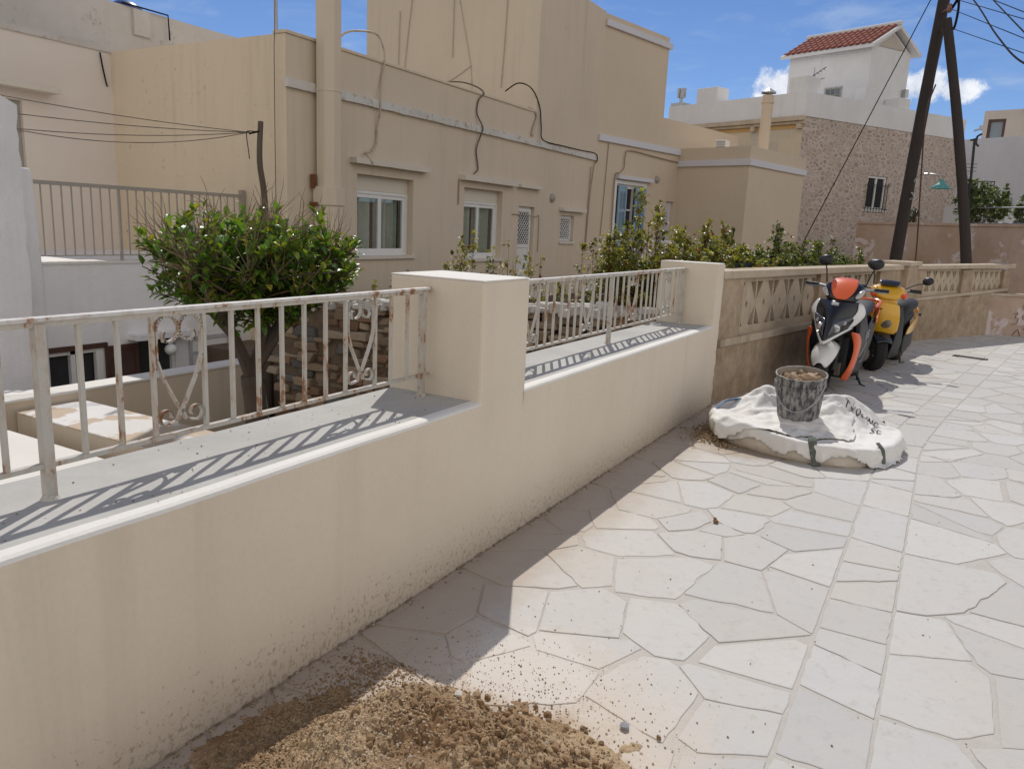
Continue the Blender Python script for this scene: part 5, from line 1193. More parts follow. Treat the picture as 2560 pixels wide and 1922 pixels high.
def orange_scooter(F, heading):
    t = thing('orange_scooter', 'orange, white and black scooter with twin angular headlights parked by the pierced wall', 'scooter', (0, 0, 0))
    R = .262; xf, xr = .70, -.68; st = radians(6)
    wheel(t, xf, R, .115, st); wheel(t, xr, R, .125)
    # fork
    mb = MB()
    for s in (-1, 1): mb.tube([(xf+.02, .085*s, R), (xf-.10, .085*s, .62)], .022, 8)
    mb.box(xf-.14, xf-.02, -.11, .11, .56, .64); mb.build('fork', P_['satin'], t, smooth=True)
    mb = MB(); mb.box(xf-.12, xf-.03, .09, .13, R-.06, R+.07); mb.build('brake_caliper', P_['rustm'], t)
    # white blade mudguard
    rows = []
    for a, hw, pk in ((-.55, .050, 0), (-.28, .085, .0), (.0, .105, .01), (.30, .118, .012), (.62, .122, .0), (.95, .100, .0), (1.25, .055, .0)):
        rr = R+.034+pk; rows.append([(xf+rr*sin(a)-(.03*(q*q)), hw*q, R+rr*cos(a)-.055*q*q*(1.25 if abs(q) > .9 else 1)) for q in (-1, -.6, 0, .6, 1)])
    surf(rows, 'front_mudguard', P_['white'], t, .006, sub=2)
    # the front apron: central black mask with a keel, white border, headlights let in
    def apron(k, q):      # k 0 top .. 1 bottom tip, q 0 centre .. 1 edge
        zc = .96-.40*k; ze = .95-.27*k
        xc = .70+.27*k**.75; xe = .52+.12*k
        hw = (.20+.055*sin(pi*min(1, k*1.15)))*(1-.12*k)
        u = q**.9; return (xc+(xe-xc)*u**1.5, hw*q, zc+(ze-zc)*q)
    G = [[apron(k/6, abs(q))[0:1]+(apron(k/6, abs(q))[1]*(1 if q >= 0 else -1),)+apron(k/6, abs(q))[2:] for q in (-1, -.75, -.5, -.25, 0, .25, .5, .75, 1)] for k in range(7)]
    surf(G, 'nose_panel', P_['black'], t, .010, sub=2)
    def onapron(k, q, lift=.006):
        p = Vector(apron(k, abs(q))); n = Vector((.85, .45*(1 if q > 0 else -1), .35)).normalized(); p.y *= (1 if q >= 0 else -1); return tuple(p+n*lift)
    for s in (-1, 1):
        # headlight: swept almond low on each side
        rows = [[onapron(.48+.0*j, s*(.14+.10*j), .008) for j in range(6)], [onapron(.62-.03*j, s*(.12+.115*j), .020) for j in range(6)], [onapron(.78-.055*j, s*(.10+.125*j), .022) for j in range(6)], [onapron(.93-.085*j, s*(.08+.13*j), .010) for j in range(6)]]
        hl = surf(rows if s > 0 else [r_[::-1] for r_ in rows], 'headlight', P_['lens'], t, .008, sub=2)
        mb = MB(); c = onapron(.74, s*.30, .030); mb.lathe((c[0]-.005, c[1], c[2]), [(.0, .006), (.025, .008), (.04, .002), (.043, -.004)], 16, 'x'); mb.build('reflector', P_['reflector'], hl, smooth=True); mb = MB(); c2 = onapron(.62, s*.50, .026); mb.lathe((c2[0]-.002, c2[1], c2[2]), [(.0, .005), (.018, .006), (.026, -.004)], 12, 'x'); mb.build('reflector', P_['reflector'], hl, smooth=True)
        # white blade around the outer edge, meeting in a V under the lamps
        rows = []
        for k, a, b in ((.02, .86, 1.02), (.2, .84, 1.06), (.38, .78, 1.07), (.5, .66, 1.06), (.52, .80, 1.05), (.72, .82, 1.05), (.88, .78, 1.02)):
            rows.append([onapron(k, s*(a+(b-a)*j/3), .016) for j in range(4)])
        surf(rows if s > 0 else [r_[::-1] for r_ in rows], 'white_trim', P_['white'], t, .006, sub=1)
        rows = [[onapron(1.0-.12*j/5+.0, s*(.0+.165*j), .014) for j in range(7)], [onapron(1.09-.12*j/5, s*(.0+.165*j), .012) for j in range(7)]]
        surf(rows if s > 0 else [r_[::-1] for r_ in rows], 'white_trim', P_['white'], t, .008, sub=1)
        # orange side blades: broad at the shoulder, tapering down to the footboard
        rows = []
        for (x, y, z, w_) in ((.66, .232, .665, .085), (.60, .250, .60, .095), (.565, .248, .52, .045), (.55, .240, .42, .034), (.545, .225, .32, .034), (.54, .20, .22, .05), (.52, .17, .14, .075)):
            rows.append([(x+.045, s*(y-w_*.55), z+.012), (x+.035, s*y, z), (x-.045-w_*.4, s*(y+.012), z-.01)])
        surf(rows if s > 0 else [r_[::-1] for r_ in rows], 'orange_trim', P_['orange'], t, .008, sub=2)
        # dark leg shield sides
        rows = []
        for (z, y, x0, x1) in ((.90, .215, .54, .30), (.78, .245, .57, .20), (.62, .255, .55, .10), (.45, .245, .52, -.05), (.30, .215, .50, -.20), (.17, .165, .50, -.25)):
            rows.append([(x0-(x0-x1)*j/4, s*(y-(.02 if j in (0, 4) else 0)), z-.02*j/4) for j in range(5)])
        surf(rows if s > 0 else [r_[::-1] for r_ in rows], 'leg_shield', P_['grey'], t, .008, sub=2)
        # rear side panel sweeping up to the tail
        rows = []
        for (x, zt, zb, y) in ((.10, .55, .32, .235), (-.10, .68, .30, .215), (-.35, .735, .36, .20), (-.60, .76, .44, .175), (-.80, .80, .56, .13), (-.98, .84, .70, .075)):
            rows.append([(x, s*y*(.86 if j == 0 else 1.0 if j < 3 else .9), zt+(zb-zt)*j/3) for j in range(4)])
        surf(rows if s < 0 else [r_[::-1] for r_ in rows], 'side_panel', P_['grey'], t, .008, sub=2)
        rows = [[(x, s*(y+.010), z0+(z1-z0)*j/2) for j in range(3)] for (x, y, z0, z1) in ((-.42, .195, .665, .745), (-.62, .178, .675, .785), (-.80, .14, .71, .83), (-.97, .085, .76, .87), (-1.04, .05, .80, .87))]
        surf(rows if s > 0 else [r_[::-1] for r_ in rows], 'tail_trim', P_['orange'], t, .008, sub=1)
    # silver sweep and letters on the visible flank
    mb = MB()
    def stripe(pts, w_):
        for a, b in zip(pts, pts[1:]):
            mb.add([(a[0], a[1], a[2]-w_), (b[0], b[1], b[2]-w_), (b[0], b[1], b[2]+w_), (a[0], a[1], a[2]+w_)], [(0, 1, 2, 3), (3, 2, 1, 0)])
    stripe([(.46, .262, .40), (.34, .268, .47), (.22, .268, .54)], .010); stripe([(.40, .262, .34), (.22, .25, .34), (.05, .245, .42)], .008)
    mb.build('stripe', P_['silver'], t)
    for nm, loc, sz in (('F', (.335, .272, .565), .105), ('S', (.262, .272, .58), .105)):
        cu = bpy.data.curves.new('lettering', 'FONT'); cu.body = nm; cu.size = sz; cu.extrude = .002; cu.shear = .35; o = bpy.data.objects.new('lettering', cu); COL.objects.link(o); bpy.context.view_layer.update(); me = bpy.data.meshes.new_from_object(o); bpy.data.objects.remove(o); me.materials.append(P_['silver']); o = bpy.data.objects.new('lettering', me); COL.objects.link(o)
        o.parent = t; o.location = loc; o.rotation_euler = (radians(90), radians(-18), radians(180))
    # inner tunnel, floor, engine
    loft([oval(.56, .42, .16, .24), oval(.40, .40, .19, .26), oval(.2, .30, .17, .14), oval(-.1, .26, .17, .09), oval(-.3, .34, .15, .14)], 'floorboard', P_['satin'], t)
    loft([oval(.48, .55, .17, .33), oval(.42, .55, .20, .36), oval(.36, .55, .19, .35)], 'inner_shield', P_['satin'], t)
    loft([oval(-.12, .46, .13, .16), oval(-.35, .50, .16, .19), oval(-.65, .58, .14, .14), oval(-.9, .70, .09, .07)], 'under_seat', P_['satin'], t)
    loft([oval(-.28, .28, .10, .07), oval(-.50, .27, .13, .09, y0=.03), oval(-.72, .27, .11, .10, y0=.05), oval(-.84, .27, .07, .07, y0=.07)], 'engine', P_['rustm'], t)
    loft([oval(-.40, .24, .04, .04, y0=-.15), oval(-.55, .28, .06, .06, y0=-.17), oval(-.85, .38, .065, .065, y0=-.18), oval(-1.0, .43, .05, .05, y0=-.18)], 'exhaust', P_['satin'], t)
    # seat
    loft([oval(.02, .60, .10, .05), oval(-.03, .74, .135, .06), oval(-.18, .785, .155, .055), oval(-.42, .785, .15, .055), oval(-.55, .825, .145, .055), oval(-.82, .86, .11, .045), oval(-.93, .86, .06, .02)], 'seat', P_['vinyl'], t)
    loft([oval(.03, .50, .13, .16), oval(-.05, .60, .16, .15), oval(-.2, .66, .17, .10)], 'seat_front', P_['vinyl'], t)
    mb = MB(); mb.tube(smoothpath([(-.66, .13, .83), (-.9, .14, .87), (-1.02, .08, .89), (-1.03, 0, .89), (-1.02, -.08, .89), (-.9, -.14, .87), (-.66, -.13, .83)], 4), .018, 8); mb.build('grab_rail', P_['orange'], t, smooth=True)
    mb = MB(); mb.box(-1.06, -1.0, -.06, .06, .74, .82); mb.build('tail_light', P_['red'], t, bevel=.01)
    # handlebar cowl with orange inset
    c0 = (.40, 0, 1.0)
    def HB(pts): return rotz(pts, c0, st)
    cow = [HB(oval(.30, 1.05, .09, .06)), HB(oval(.38, 1.08, .20, .085)), HB(oval(.48, 1.06, .215, .09)), HB(oval(.57, 1.00, .18, .075)), HB(oval(.63, .96, .10, .045))]
    loft(cow, 'handlebar_cowl', P_['black'], t)
    rows = [HB([(.37, y, 1.172-.9*y*y) for y in (-.10, -.05, 0, .05, .10)]), HB([(.46, y, 1.165-.7*y*y) for y in (-.125, -.06, 0, .06, .125)]), HB([(.55, y, 1.105-.7*y*y) for y in (-.125, -.06, 0, .06, .125)]), HB([(.62, y, 1.035-.7*y*y) for y in (-.10, -.05, 0, .05, .10)]), HB([(.675, y, .975-.6*y*y) for y in (-.05, -.025, 0, .025, .05)])]
    surf(rows, 'cowl_inset', P_['orange'], t, .014, sub=2)
    for s in (-1, 1):
        rows = [HB([(.52, s*.165, 1.075), (.50, s*.205, 1.08)]), HB([(.575, s*.145, 1.045), (.555, s*.20, 1.04)]), HB([(.62, s*.11, .99), (.60, s*.165, .985)])]
        surf(rows if s > 0 else [r_[::-1] for r_ in rows], 'indicator', P_['clear'], t, .012, sub=1)
        mb = MB(); mb.tube(HB([(.38, s*.17, 1.075), (.35, s*.26, 1.085), (.32, s*.38, 1.085)]), .013, 8); mb.build('handlebar', P_['steel'], t, smooth=True)
        mb = MB(); mb.tube(HB([(.347, s*.27, 1.086), (.32, s*.39, 1.086)]), .019, 10); mb.lathe(HB([(.32, s*.395, 1.086)])[0], [(.012, -.012), (.022, -.008), (.022, .008), (.012, .012)], 10, 'y'); mb.build('grip', P_['satin'], t, smooth=True)
        mb = MB(); mb.tube(HB([(.40, s*.24, 1.075), (.41, s*.30, 1.07), (.375, s*.40, 1.068)]), .007, 6); mb.build('brake_lever', P_['steel'], t, smooth=True)
        mirror_part(t, HB([(.40, s*.19, 1.12)])[0], HB([(.34, s*.245 if s < 0 else .25, 1.345)])[0], .062)
    mb = MB(); mb.box(.70, .76, -.035, .035, .915, .945); mb.build('badge', P_['silver'], t, bevel=.01)
    # side stand and centre stand
    mb = MB(); mb.tube([(-.05, .12, .22), (-.10, .23, .012), (-.05, .28, .012)], .014, 6); mb.build('side_stand', P_['satin'], t)
    mb = MB(); mb.tube([(-.38, .10, .22), (-.40, .13, .02), (-.48, .13, .02)], .014, 6); mb.tube([(-.38, -.10, .22), (-.40, -.13, .02)], .014, 6); mb.build('centre_stand', P_['satin'], t)
    # dark radiator void behind the front wheel
    mb = MB(); mb.box(.42, .56, -.17, .17, .16, .60); mb.build('inner_void', P_['satin'], t, bevel=.03)
    fx, fy = cos(heading), sin(heading)
    t.location = (F[0]-fx*xf, F[1]-fy*xf, 0); t.rotation_euler = (radians(-2.5), 0, heading)
orange_scooter((8.42, 1.0), radians(174))

def yellow_scooter(F, heading):
    t = thing('yellow_scooter', 'yellow and black scooter with two small round headlights parked behind the orange one', 'scooter', (0, 0, 0))
    R = .245; xf, xr = .62, -.60; st = radians(38)
    wheel(t, xf, R, .15, st, spokes=3); wheel(t, xr, R, .15, spokes=3)
    c0 = (.50, 0, .9)
    def ST(pts): return rotz(pts, (xf, 0, 0), st)
    def HB(pts): return rotz(pts, c0, st*.55)
    mb = MB()
    for s in (-1, 1): mb.tube(ST([(xf, .10*s, R), (xf-.08, .10*s, .55)]), .022, 8)
    mb.build('fork', P_['satin'], t, smooth=True)
    rows = []
    for a in (-.75, -.35, .0, .35, .75, 1.0):
        rr = R+.035; rows.append(ST([(xf+rr*sin(a), .10*q, R+rr*cos(a)-.03*q*q) for q in (-1, -.5, 0, .5, 1)]))
    surf(rows, 'front_mudguard', P_['black'], t, .007, sub=2)
    # yellow front shield
    def ap(k, q): 
        z = .86-.36*k; hw = .185+.05*sin(pi*k*.8)-.02*k; return (.66+.13*sin(pi*(.25+.6*k))-.13*q*q, hw*q, z-.02*q*q)
    G = [[ap(k/6, q) for q in (-1, -.7, -.35, 0, .35, .7, 1)] for k in range(7)]
    surf(G, 'front_shield', P_['yellow'], t, .012, sub=2)
    for s in (-1, 1):
        q = .43*s; c = ap(.68, q); mb = MB(); mb.lathe((c[0]+.005, c[1], c[2]), [(.0, .014), (.03, .014), (.056, .006), (.066, -.012)], 20, 'x'); mb.v = [(p[0], c[1]+(p[1]-c[1])*1.12, c[2]+(p[2]-c[2])*.85) for p in mb.v]; mb.build('headlight', plain('grey_lens', (.17, .155, .12), .15, coat=.6), t, smooth=True)
    c = ap(.22, .0); mb = MB(); mb.box(c[0]-.005, c[0]+.006, -.04, .04, c[2]-.006, c[2]+.006); mb.build('slot', P_['satin'], t)
    # handlebar cover, screen, red indicators
    loft([HB(oval(.38, .98, .10, .05)), HB(oval(.46, 1.0, .21, .075)), HB(oval(.55, .98, .22, .085)), HB(oval(.63, .94, .16, .06)), HB(oval(.68, .91, .07, .03))], 'handlebar_cover', P_['yellow'], t)
    loft([HB(oval(.56, .87, .12, .07)), HB(oval(.60, .86, .13, .08)), HB(oval(.66, .85, .10, .06))], 'steering_neck', P_['yellow'], t)
    rows = [HB([(.44, y, 1.095-.4*y*y) for y in (-.11, -.05, 0, .05, .11)]), HB([(.52, y, 1.115-.5*y*y) for y in (-.12, -.06, 0, .06, .12)]), HB([(.60, y, 1.055-.5*y*y) for y in (-.10, -.05, 0, .05, .10)])]
    surf(rows, 'fly_screen', P_['black'], t, .012, sub=2)
    for s in (-1, 1):
        c = HB([(.625, s*.175, .945)])[0]; mb = MB(); mb.lathe(c, [(.0, .03), (.03, .024), (.038, .0), (.036, -.03)], 14, 'x'); mb.build('indicator', P_['amber'], t, smooth=True)
        mb = MB(); mb.tube(HB([(.47, s*.18, 1.0), (.44, s*.27, 1.01), (.42, s*.36, 1.01)]), .013, 8); mb.build('handlebar', P_['steel'], t)
        mb = MB(); mb.tube(HB([(.445, s*.25, 1.01), (.42, s*.38, 1.01)]), .019, 10); mb.build('grip', P_['satin'], t, smooth=True)
        mb = MB(); mb.tube(HB([(.49, s*.22, 1.0), (.50, s*.29, .995), (.47, s*.38, .99)]), .007, 6); mb.build('brake_lever', P_['satin'], t)
    mirror_part(t, HB([(.47, .20, 1.03)])[0], HB([(.40, .44, 1.14)])[0], .055)
    mirror_part(t, HB([(.47, -.17, 1.05)])[0], HB([(.42, -.20, 1.29)])[0], .065)
    # leg shields, floor, body, seat, yellow tail
    for s in (-1, 1):
        rows = [[(.62-(.62-x1)*j/3, s*(y-(.015 if j in (0, 3) else 0)), z) for j in range(4)] for (z, y, x1) in ((.82, .19, .42), (.65, .225, .35), (.45, .215, .25), (.28, .19, .05), (.16, .15, -.1))]
        surf(rows if s > 0 else [r_[::-1] for r_ in rows], 'leg_shield', P_['satin'], t, .010, sub=2)
        rows = [[(x, s*y*(1 if j < 2 else .92), zt+(zb-zt)*j/2) for j in range(3)] for (x, zt, zb, y) in ((.0, .50, .40, .20), (-.2, .60, .42, .215), (-.5, .645, .46, .205), (-.78, .70, .52, .15), (-.95, .75, .58, .07))]
        surf(rows if s < 0 else [r_[::-1] for r_ in rows], 'tail_panel', P_['yellow'], t, .010, sub=2)
        rows = [[(x, s*y, zt+(zb-zt)*j/2) for j in range(3)] for (x, zt, zb, y) in ((.1, .44, .18, .19), (-.15, .45, .20, .20), (-.45, .46, .30, .19), (-.75, .52, .42, .13))]
        surf(rows if s < 0 else [r_[::-1] for r_ in rows], 'lower_panel', P_['satin'], t, .010, sub=2)
    loft([oval(.5, .42, .15, .26), oval(.38, .40, .17, .26), oval(.2, .26, .16, .12), oval(-.1, .28, .16, .12), oval(-.4, .42, .15, .16), oval(-.75, .56, .11, .10)], 'floorboard', P_['satin'], t)
    loft([oval(.06, .62, .13, .07), oval(-.02, .74, .19, .10), oval(-.2, .77, .20, .095), oval(-.5, .77, .19, .09), oval(-.75, .79, .15, .07), oval(-.86, .79, .08, .03)], 'seat', P_['vinyl'], t)
    loft([oval(.03, .52, .15, .12), oval(-.1, .62, .19, .12), oval(-.45, .64, .18, .09), oval(-.7, .68, .12, .06)], 'seat_base', P_['vinyl'], t)
    loft([oval(-.30, .24, .10, .08), oval(-.5, .25, .13, .10, y0=.03), oval(-.7, .26, .12, .11, y0=.05), oval(-.82, .27, .07, .06, y0=.07)], 'engine', P_['rustm'], t)
    loft([oval(-.45, .20, .04, .04, y0=-.14), oval(-.65, .26, .06, .06, y0=-.16), oval(-.92, .34, .05, .05, y0=-.17)], 'exhaust', P_['rustm'], t)
    mb = MB(); mb.tube([(-.3, .10, .22), (-.33, .14, .015), (-.40, .17, .015)], .015, 6); mb.tube([(-.3, -.10, .22), (-.33, -.14, .015)], .015, 6); mb.build('centre_stand', P_['rustm'], t)
    mb = MB(); mb.box(-.99, -.92, -.05, .05, .64, .72); mb.build('tail_light', P_['red'], t, bevel=.01)
    mb = MB(); mb.lathe((-.90, .14, .63), [(.0, -.03), (.02, -.025), (.02, .03), (.0, .035)], 10, 'y'); mb.build('rear_indicator', P_['satin'], t)
    mb = MB(); [mb.box(-.30-.03*k, -.315-.03*k, .214, .2165, .52, .54) for k in range(3)]; mb.build('decal', P_['red'], t)
    fx, fy = cos(heading), sin(heading)
    t.location = (F[0]-fx*xf, F[1]-fy*xf, 0); t.rotation_euler = (radians(-3), 0, heading)
yellow_scooter((10.42, .70), radians(171))
# ------------------------------------------------------------------ bulk bag, bucket, sand, poles, wires
m_bag = plaster('white_woven_bag', (.80, .785, .75), (.73, .69, .63), mould=(.33, .25, .17), mould_lo=.60, grain=.5, big=2.2, bumpd=.012, rough=.6)
m_bagd = plaster('dusty_bag_side', (.70, .63, .54), (.60, .52, .42), mould=(.30, .22, .15), mould_lo=.57, grain=.4, big=2.5, bumpd=.01)
def bagxy(a, k=1.0):
    # plan outline of the collapsed bag
    c = Vector((6.22, .83)); e1 = Vector((-.28, -.96)); e2 = Vector((.96, -.28))
    x = abs(cos(a))**.72*(1 if cos(a) > 0 else -1); y = abs(sin(a))**.8*(1 if sin(a) > 0 else -1)
    return c+e1*(x*.665*k)+e2*(y*.60*k)
tb_ = thing('bulk_bag', 'collapsed dirty white builders bulk bag lying on the paving under the bucket', 'bag', (6.33, .8, 0))
def ridge(x, y, f, sd_, sharp=1.6):
    a = 1-abs(noise.noise((x*f+sd_, y*f*.8-sd_, sd_*.37)))*2
    b = 1-abs(noise.noise((x*f*2.1-sd_, y*f*2.3+sd_, sd_*.91)))*2
    return max(0, a)**sharp+.45*max(0, b)**sharp-.75
def layer(name, cx_, cy_, kx, ky, prof, hmod, seed, mats, rip=.018, N=150, wob=.05):
    """one slack layer of the sack: side wall, sharp folded rim, rumpled top"""
    mb = MB(); rings = []; c0 = Vector((6.22, .83))
    for k, h, flat in prof:
        ring = []
        for i in range(N):
            a = 2*pi*i/N; q = bagxy(a, k)-c0
            out = 1+wob*noise.noise((cos(a)*2.2+seed, sin(a)*2.2, seed))
            x, y = cx_+q.x*kx*out, cy_+q.y*ky*out
            n2 = q.normalized()*rip*(ridge(i*.045+seed, h*3.2, 2.6, seed)*.5+.6*noise.noise((i*.11, h*5+seed, 1)))
            hh = h*hmod(a)
            if flat: hh += flat*(ridge(x, y, 4.5, seed+2)*.028+ridge(x, y, 11, seed+5)*.011)
            elif h > .03: hh += .010*noise.noise((i*.16+seed, 3, h))
            ring.append((x+n2.x, y+n2.y, max(0.001, hh)))
        rings.append(ring)
    cut = next(i for i, p in enumerate(prof) if p[2])
    mb.rings(rings[:cut+1], caps=False); mb.cm = 1; mb.rings(rings[cut:], caps=False)
    return mb.build(name, mats, tb_, smooth=True, angle=50)
body_ = layer('body', 6.22, .83, 1.0, 1.0, [(.965, 0.0, 0), (.995, .02, 0), (1.0, .06, 0), (.995, .10, 0), (1.004, .135, 0), (.998, .150, 0), (.982, .154, .1), (.95, .146, .5), (.90, .140, .9), (.82, .14, 1), (.74, .14, 1), (.64, .14, 1), (.5, .145, 1), (.3, .15, 1), (.02, .15, .4)],
      lambda a: 1+.22*noise.noise((cos(a)*1.3, sin(a)*1.3, 2.0))-.16*cos(a)-.10*sin(a), 1.0, [m_bagd, m_bag])
def drape(name, outline, z0, colliders, mat, grow=.22, frames=34, n=(84, 78), seed=0, stiff=6.0):
    """let a slack woven sheet fall on temporary lumps and crumple; the settled shape is kept as plain mesh"""
    X0, X1, Y0, Y1 = 5.4, 7.2, 0.0, 1.75; V = []; idx = {}
    for i in range(n[0]+1):
        for j in range(n[1]+1):
            x, y = X0+(X1-X0)*i/n[0], Y0+(Y1-Y0)*j/n[1]
            if outline(x, y): idx[(i, j)] = len(V); V.append((x, y, z0+.035*noise.noise((x*6+seed, y*6, seed))+.02*noise.noise((x*17, y*17, seed))))
    F_ = [(idx[i, j], idx[i+1, j], idx[i+1, j+1], idx[i, j+1]) for (i, j) in idx if (i+1, j) in idx and (i+1, j+1) in idx and (i, j+1) in idx]
    mb = MB(); mb.add(V, F_, raw=True); o = mb.build(name, mat)
    tmp = []
    for c in colliders:
        q = c.build('lump', mat); m_ = q.modifiers.new('col', 'COLLISION'); q.collision.thickness_outer = .006; q.collision.cloth_friction = 25; tmp.append(q)
    cm = o.modifiers.new('cloth', 'CLOTH'); st_ = cm.settings
    st_.quality = 6; st_.mass = .25; st_.shrink_min = -grow; st_.shrink_max = -grow; st_.tension_stiffness = 25; st_.compression_stiffness = 25; st_.shear_stiffness = 10; st_.bending_stiffness = stiff; st_.air_damping = 2.0
    cm.collision_settings.distance_min = .006; cm.collision_settings.use_self_collision = True; cm.collision_settings.self_distance_min = .006; cm.collision_settings.collision_quality = 3
    cm.point_cache.frame_start = 1; cm.point_cache.frame_end = frames
    sc_ = bpy.context.scene; sc_.frame_start = 1
    for f in range(1, frames+1): sc_.frame_set(f)
    dg = bpy.context.evaluated_depsgraph_get(); me = bpy.data.meshes.new_from_object(o.evaluated_get(dg))
    sc_.frame_set(1); bpy.data.objects.remove(o)
    for q in tmp: bpy.data.objects.remove(q)
    me.polygons.foreach_set('use_smooth', [True]*len(me.polygons)); me.name = name
    ob = bpy.data.objects.new(name, me); COL.objects.link(ob); attach(ob, tb_)
    sb = ob.modifiers.new('sub', 'SUBSURF'); sb.levels = sb.render_levels = 1
    th = ob.modifiers.new('thick', 'SOLIDIFY'); th.thickness = .003
    return ob
def inbag(k, jag, seed):
    c0 = Vector((6.22, .83))
    def f(x, y):
        q = Vector((x, y))-c0; a = atan2(q.y, q.x); best = None
        # radius of the outline along this direction, by marching
        e1 = Vector((-.28, -.96)); e2 = Vector((.96, -.28)); u, v = q.dot(e1)/.665, q.dot(e2)/.60
        return (abs(u)**2.5+abs(v)**2.4)**.41 < k*(1+jag*noise.noise((cos(a)*3, sin(a)*3, seed)))
    return f
def lumps(spec):
    mb = MB(); n = 60; X0, X1, Y0, Y1 = 5.3, 7.3, -.1, 1.85; V = []
    for i in range(n+1):
        for j in range(n+1):
            x, y = X0+(X1-X0)*i/n, Y0+(Y1-Y0)*j/n; h = 0.004
            for (cx_, cy_, sx_, sy_, hh, an) in spec:
                dx, dy = x-cx_, y-cy_; u, v = (dx*cos(an)+dy*sin(an))/sx_, (-dx*sin(an)+dy*cos(an))/sy_; h = max(h, hh*math.exp(-(u*u+v*v)**1.5))
            V.append((x, y, h))
    mb.add(V, [(i*(n+1)+j, (i+1)*(n+1)+j, (i+1)*(n+1)+j+1, i*(n+1)+j+1) for i in range(n) for j in range(n)], raw=True); return mb
class _Cloth:
    def build(s, nm, mat):
        c = bpy.data.objects.new('lump', cl2.data.copy()); COL.objects.link(c); return c
class _Shell:                       # the sack body again, slightly swollen, as a temporary collider
    def build(s, nm, mat):
        c = body_.copy(); c.data = body_.data.copy(); COL.objects.link(c); c.parent = None; return c
cl2 = drape('loose_cloth', inbag(.99, .16, 3.0), .40, [_Shell(), lumps([(6.30, .85, .46, .50, .20, 0), (6.16, .87, .36, .40, .195, 0), (6.38, 1.16, .09, .14, .37, .5), (6.45, .60, .05, .17, .36, .2)])], m_bag, grow=.26, n=(104, 96), seed=2.0, stiff=1.5, frames=38)
def upper_piece(x, y):
    u, v = (x-6.02)*cos(.35)+(y-1.02)*sin(.35), -(x-6.02)*sin(.35)+(y-1.02)*cos(.35)
    return abs(u/.30)**2.2+abs(v/.47)**2.2 < 1+.45*noise.noise((x*5, y*5, 3))
drape('loose_cloth', upper_piece, .46, [_Cloth()], m_bag, grow=.34, n=(110, 104), seed=5.0, stiff=.8, frames=30)
m_strapb = plain('blue_strap', (.10, .20, .36), .7, var=.3, vs=40)
m_strapg = plain('dirty_green_strap', (.12, .14, .12), .9, var=.6, vs=30, dirt=((.3, .27, .22), .5, 30))
def strap(pts, mat, w_=.022):
    mb = MB(); mb.tube(smoothpath(pts, 6), w_, 8, flat=(1, .28)); mb.build('strap', mat, tb_, smooth=True)
strap([(6.0, 1.45, .02), (5.98, 1.48, .10), (6.0, 1.47, .19), (6.10, 1.43, .245), (6.22, 1.36, .26), (6.34, 1.28, .24)], m_strapb)
def frontpt(a, k, z): p = bagxy(radians(a), k); return (p.x, p.y, z)
strap([frontpt(-68, .93, .185), frontpt(-68, 1.01, .165), frontpt(-66.5, 1.028, .10), frontpt(-65, 1.03, .04), frontpt(-64.5, 1.06, .004)], m_strapg, .03)
strap([frontpt(-12, .95, .16), frontpt(-12, 1.02, .12), frontpt(-11, 1.035, .06), frontpt(-10, 1.04, .01)], m_strapg)
# printed capitals on the flap: dark characters following the cloth
m_ink = plain('black_print', (.02, .02, .025), .7)
from mathutils.bvhtree import BVHTree
_bv = BVHTree.FromPolygons([tuple(v.co) for v in cl2.data.vertices], [tuple(p.vertices) for p in cl2.data.polygons])
def zsurf(X, Y):
    h = _bv.ray_cast(Vector((X, Y, 2)), Vector((0, 0, -1)))
    return h[0].z if h[0] is not None else .1
GL = {'2': [(0, .85), (.3, 1), (.6, .8), (0, 0), (.65, 0)], '1': [(.1, .8), (.35, 1), (.35, 0)], 'T': [(0, 1), (.7, 1), (.35, 1), (.35, 0)], 'Y': [(0, 1), (.35, .5), (.7, 1), (.35, .5), (.35, 0)], 'I': [(.3, 1), (.3, 0)], 'O': [(.35, 1), (.05, .7), (.05, .3), (.35, 0), (.65, .3), (.65, .7), (.35, 1)],
      'U': [(0, 1), (0, .2), (.35, 0), (.65, .2), (.65, 1)], 'N': [(0, 0), (0, 1), (.6, 0), (.6, 1)], 'C': [(.6, .85), (.3, 1), (0, .6), (.1, .15), (.4, 0), (.65, .2)], 'E': [(.6, 1), (0, 1), (0, .5), (.45, .5), (0, .5), (0, 0), (.6, 0)], 'S': [(.6, .85), (.3, 1), (0, .75), (.6, .3), (.3, 0), (0, .15)], 'R': [(0, 0), (0, 1), (.55, .8), (0, .5), (.6, 0)]}
mb = MB()
def word(txt, X, Y, h, ang):
    for i, ch in enumerate(txt):
        if ch not in GL: continue
        P = []
        for (a, b) in GL[ch]:
            for _ in (0,):
                x = (i*.95+a)*h*.85; y = b*h; px_, py_ = X+x*cos(ang)-y*sin(ang), Y+x*sin(ang)+y*cos(ang); P.append((px_, py_, zsurf(px_, py_)+.006))
        D = []
        for p, q in zip(P, P[1:]):
            for k in range(5): t = k/5; x, y = p[0]+(q[0]-p[0])*t, p[1]+(q[1]-p[1])*t; D.append((x, y, zsurf(x, y)+.006))
        D.append(P[-1]); mb.tube(D, h*.07, 4, flat=(1, .4))
word('211', 6.55, .46, .09, radians(-100)); word('TYOUNC', 6.38, .58, .058, radians(-100)); word('SC', 6.24, .36, .055, radians(-98))
mb.build('lettering', m_ink, cl2)

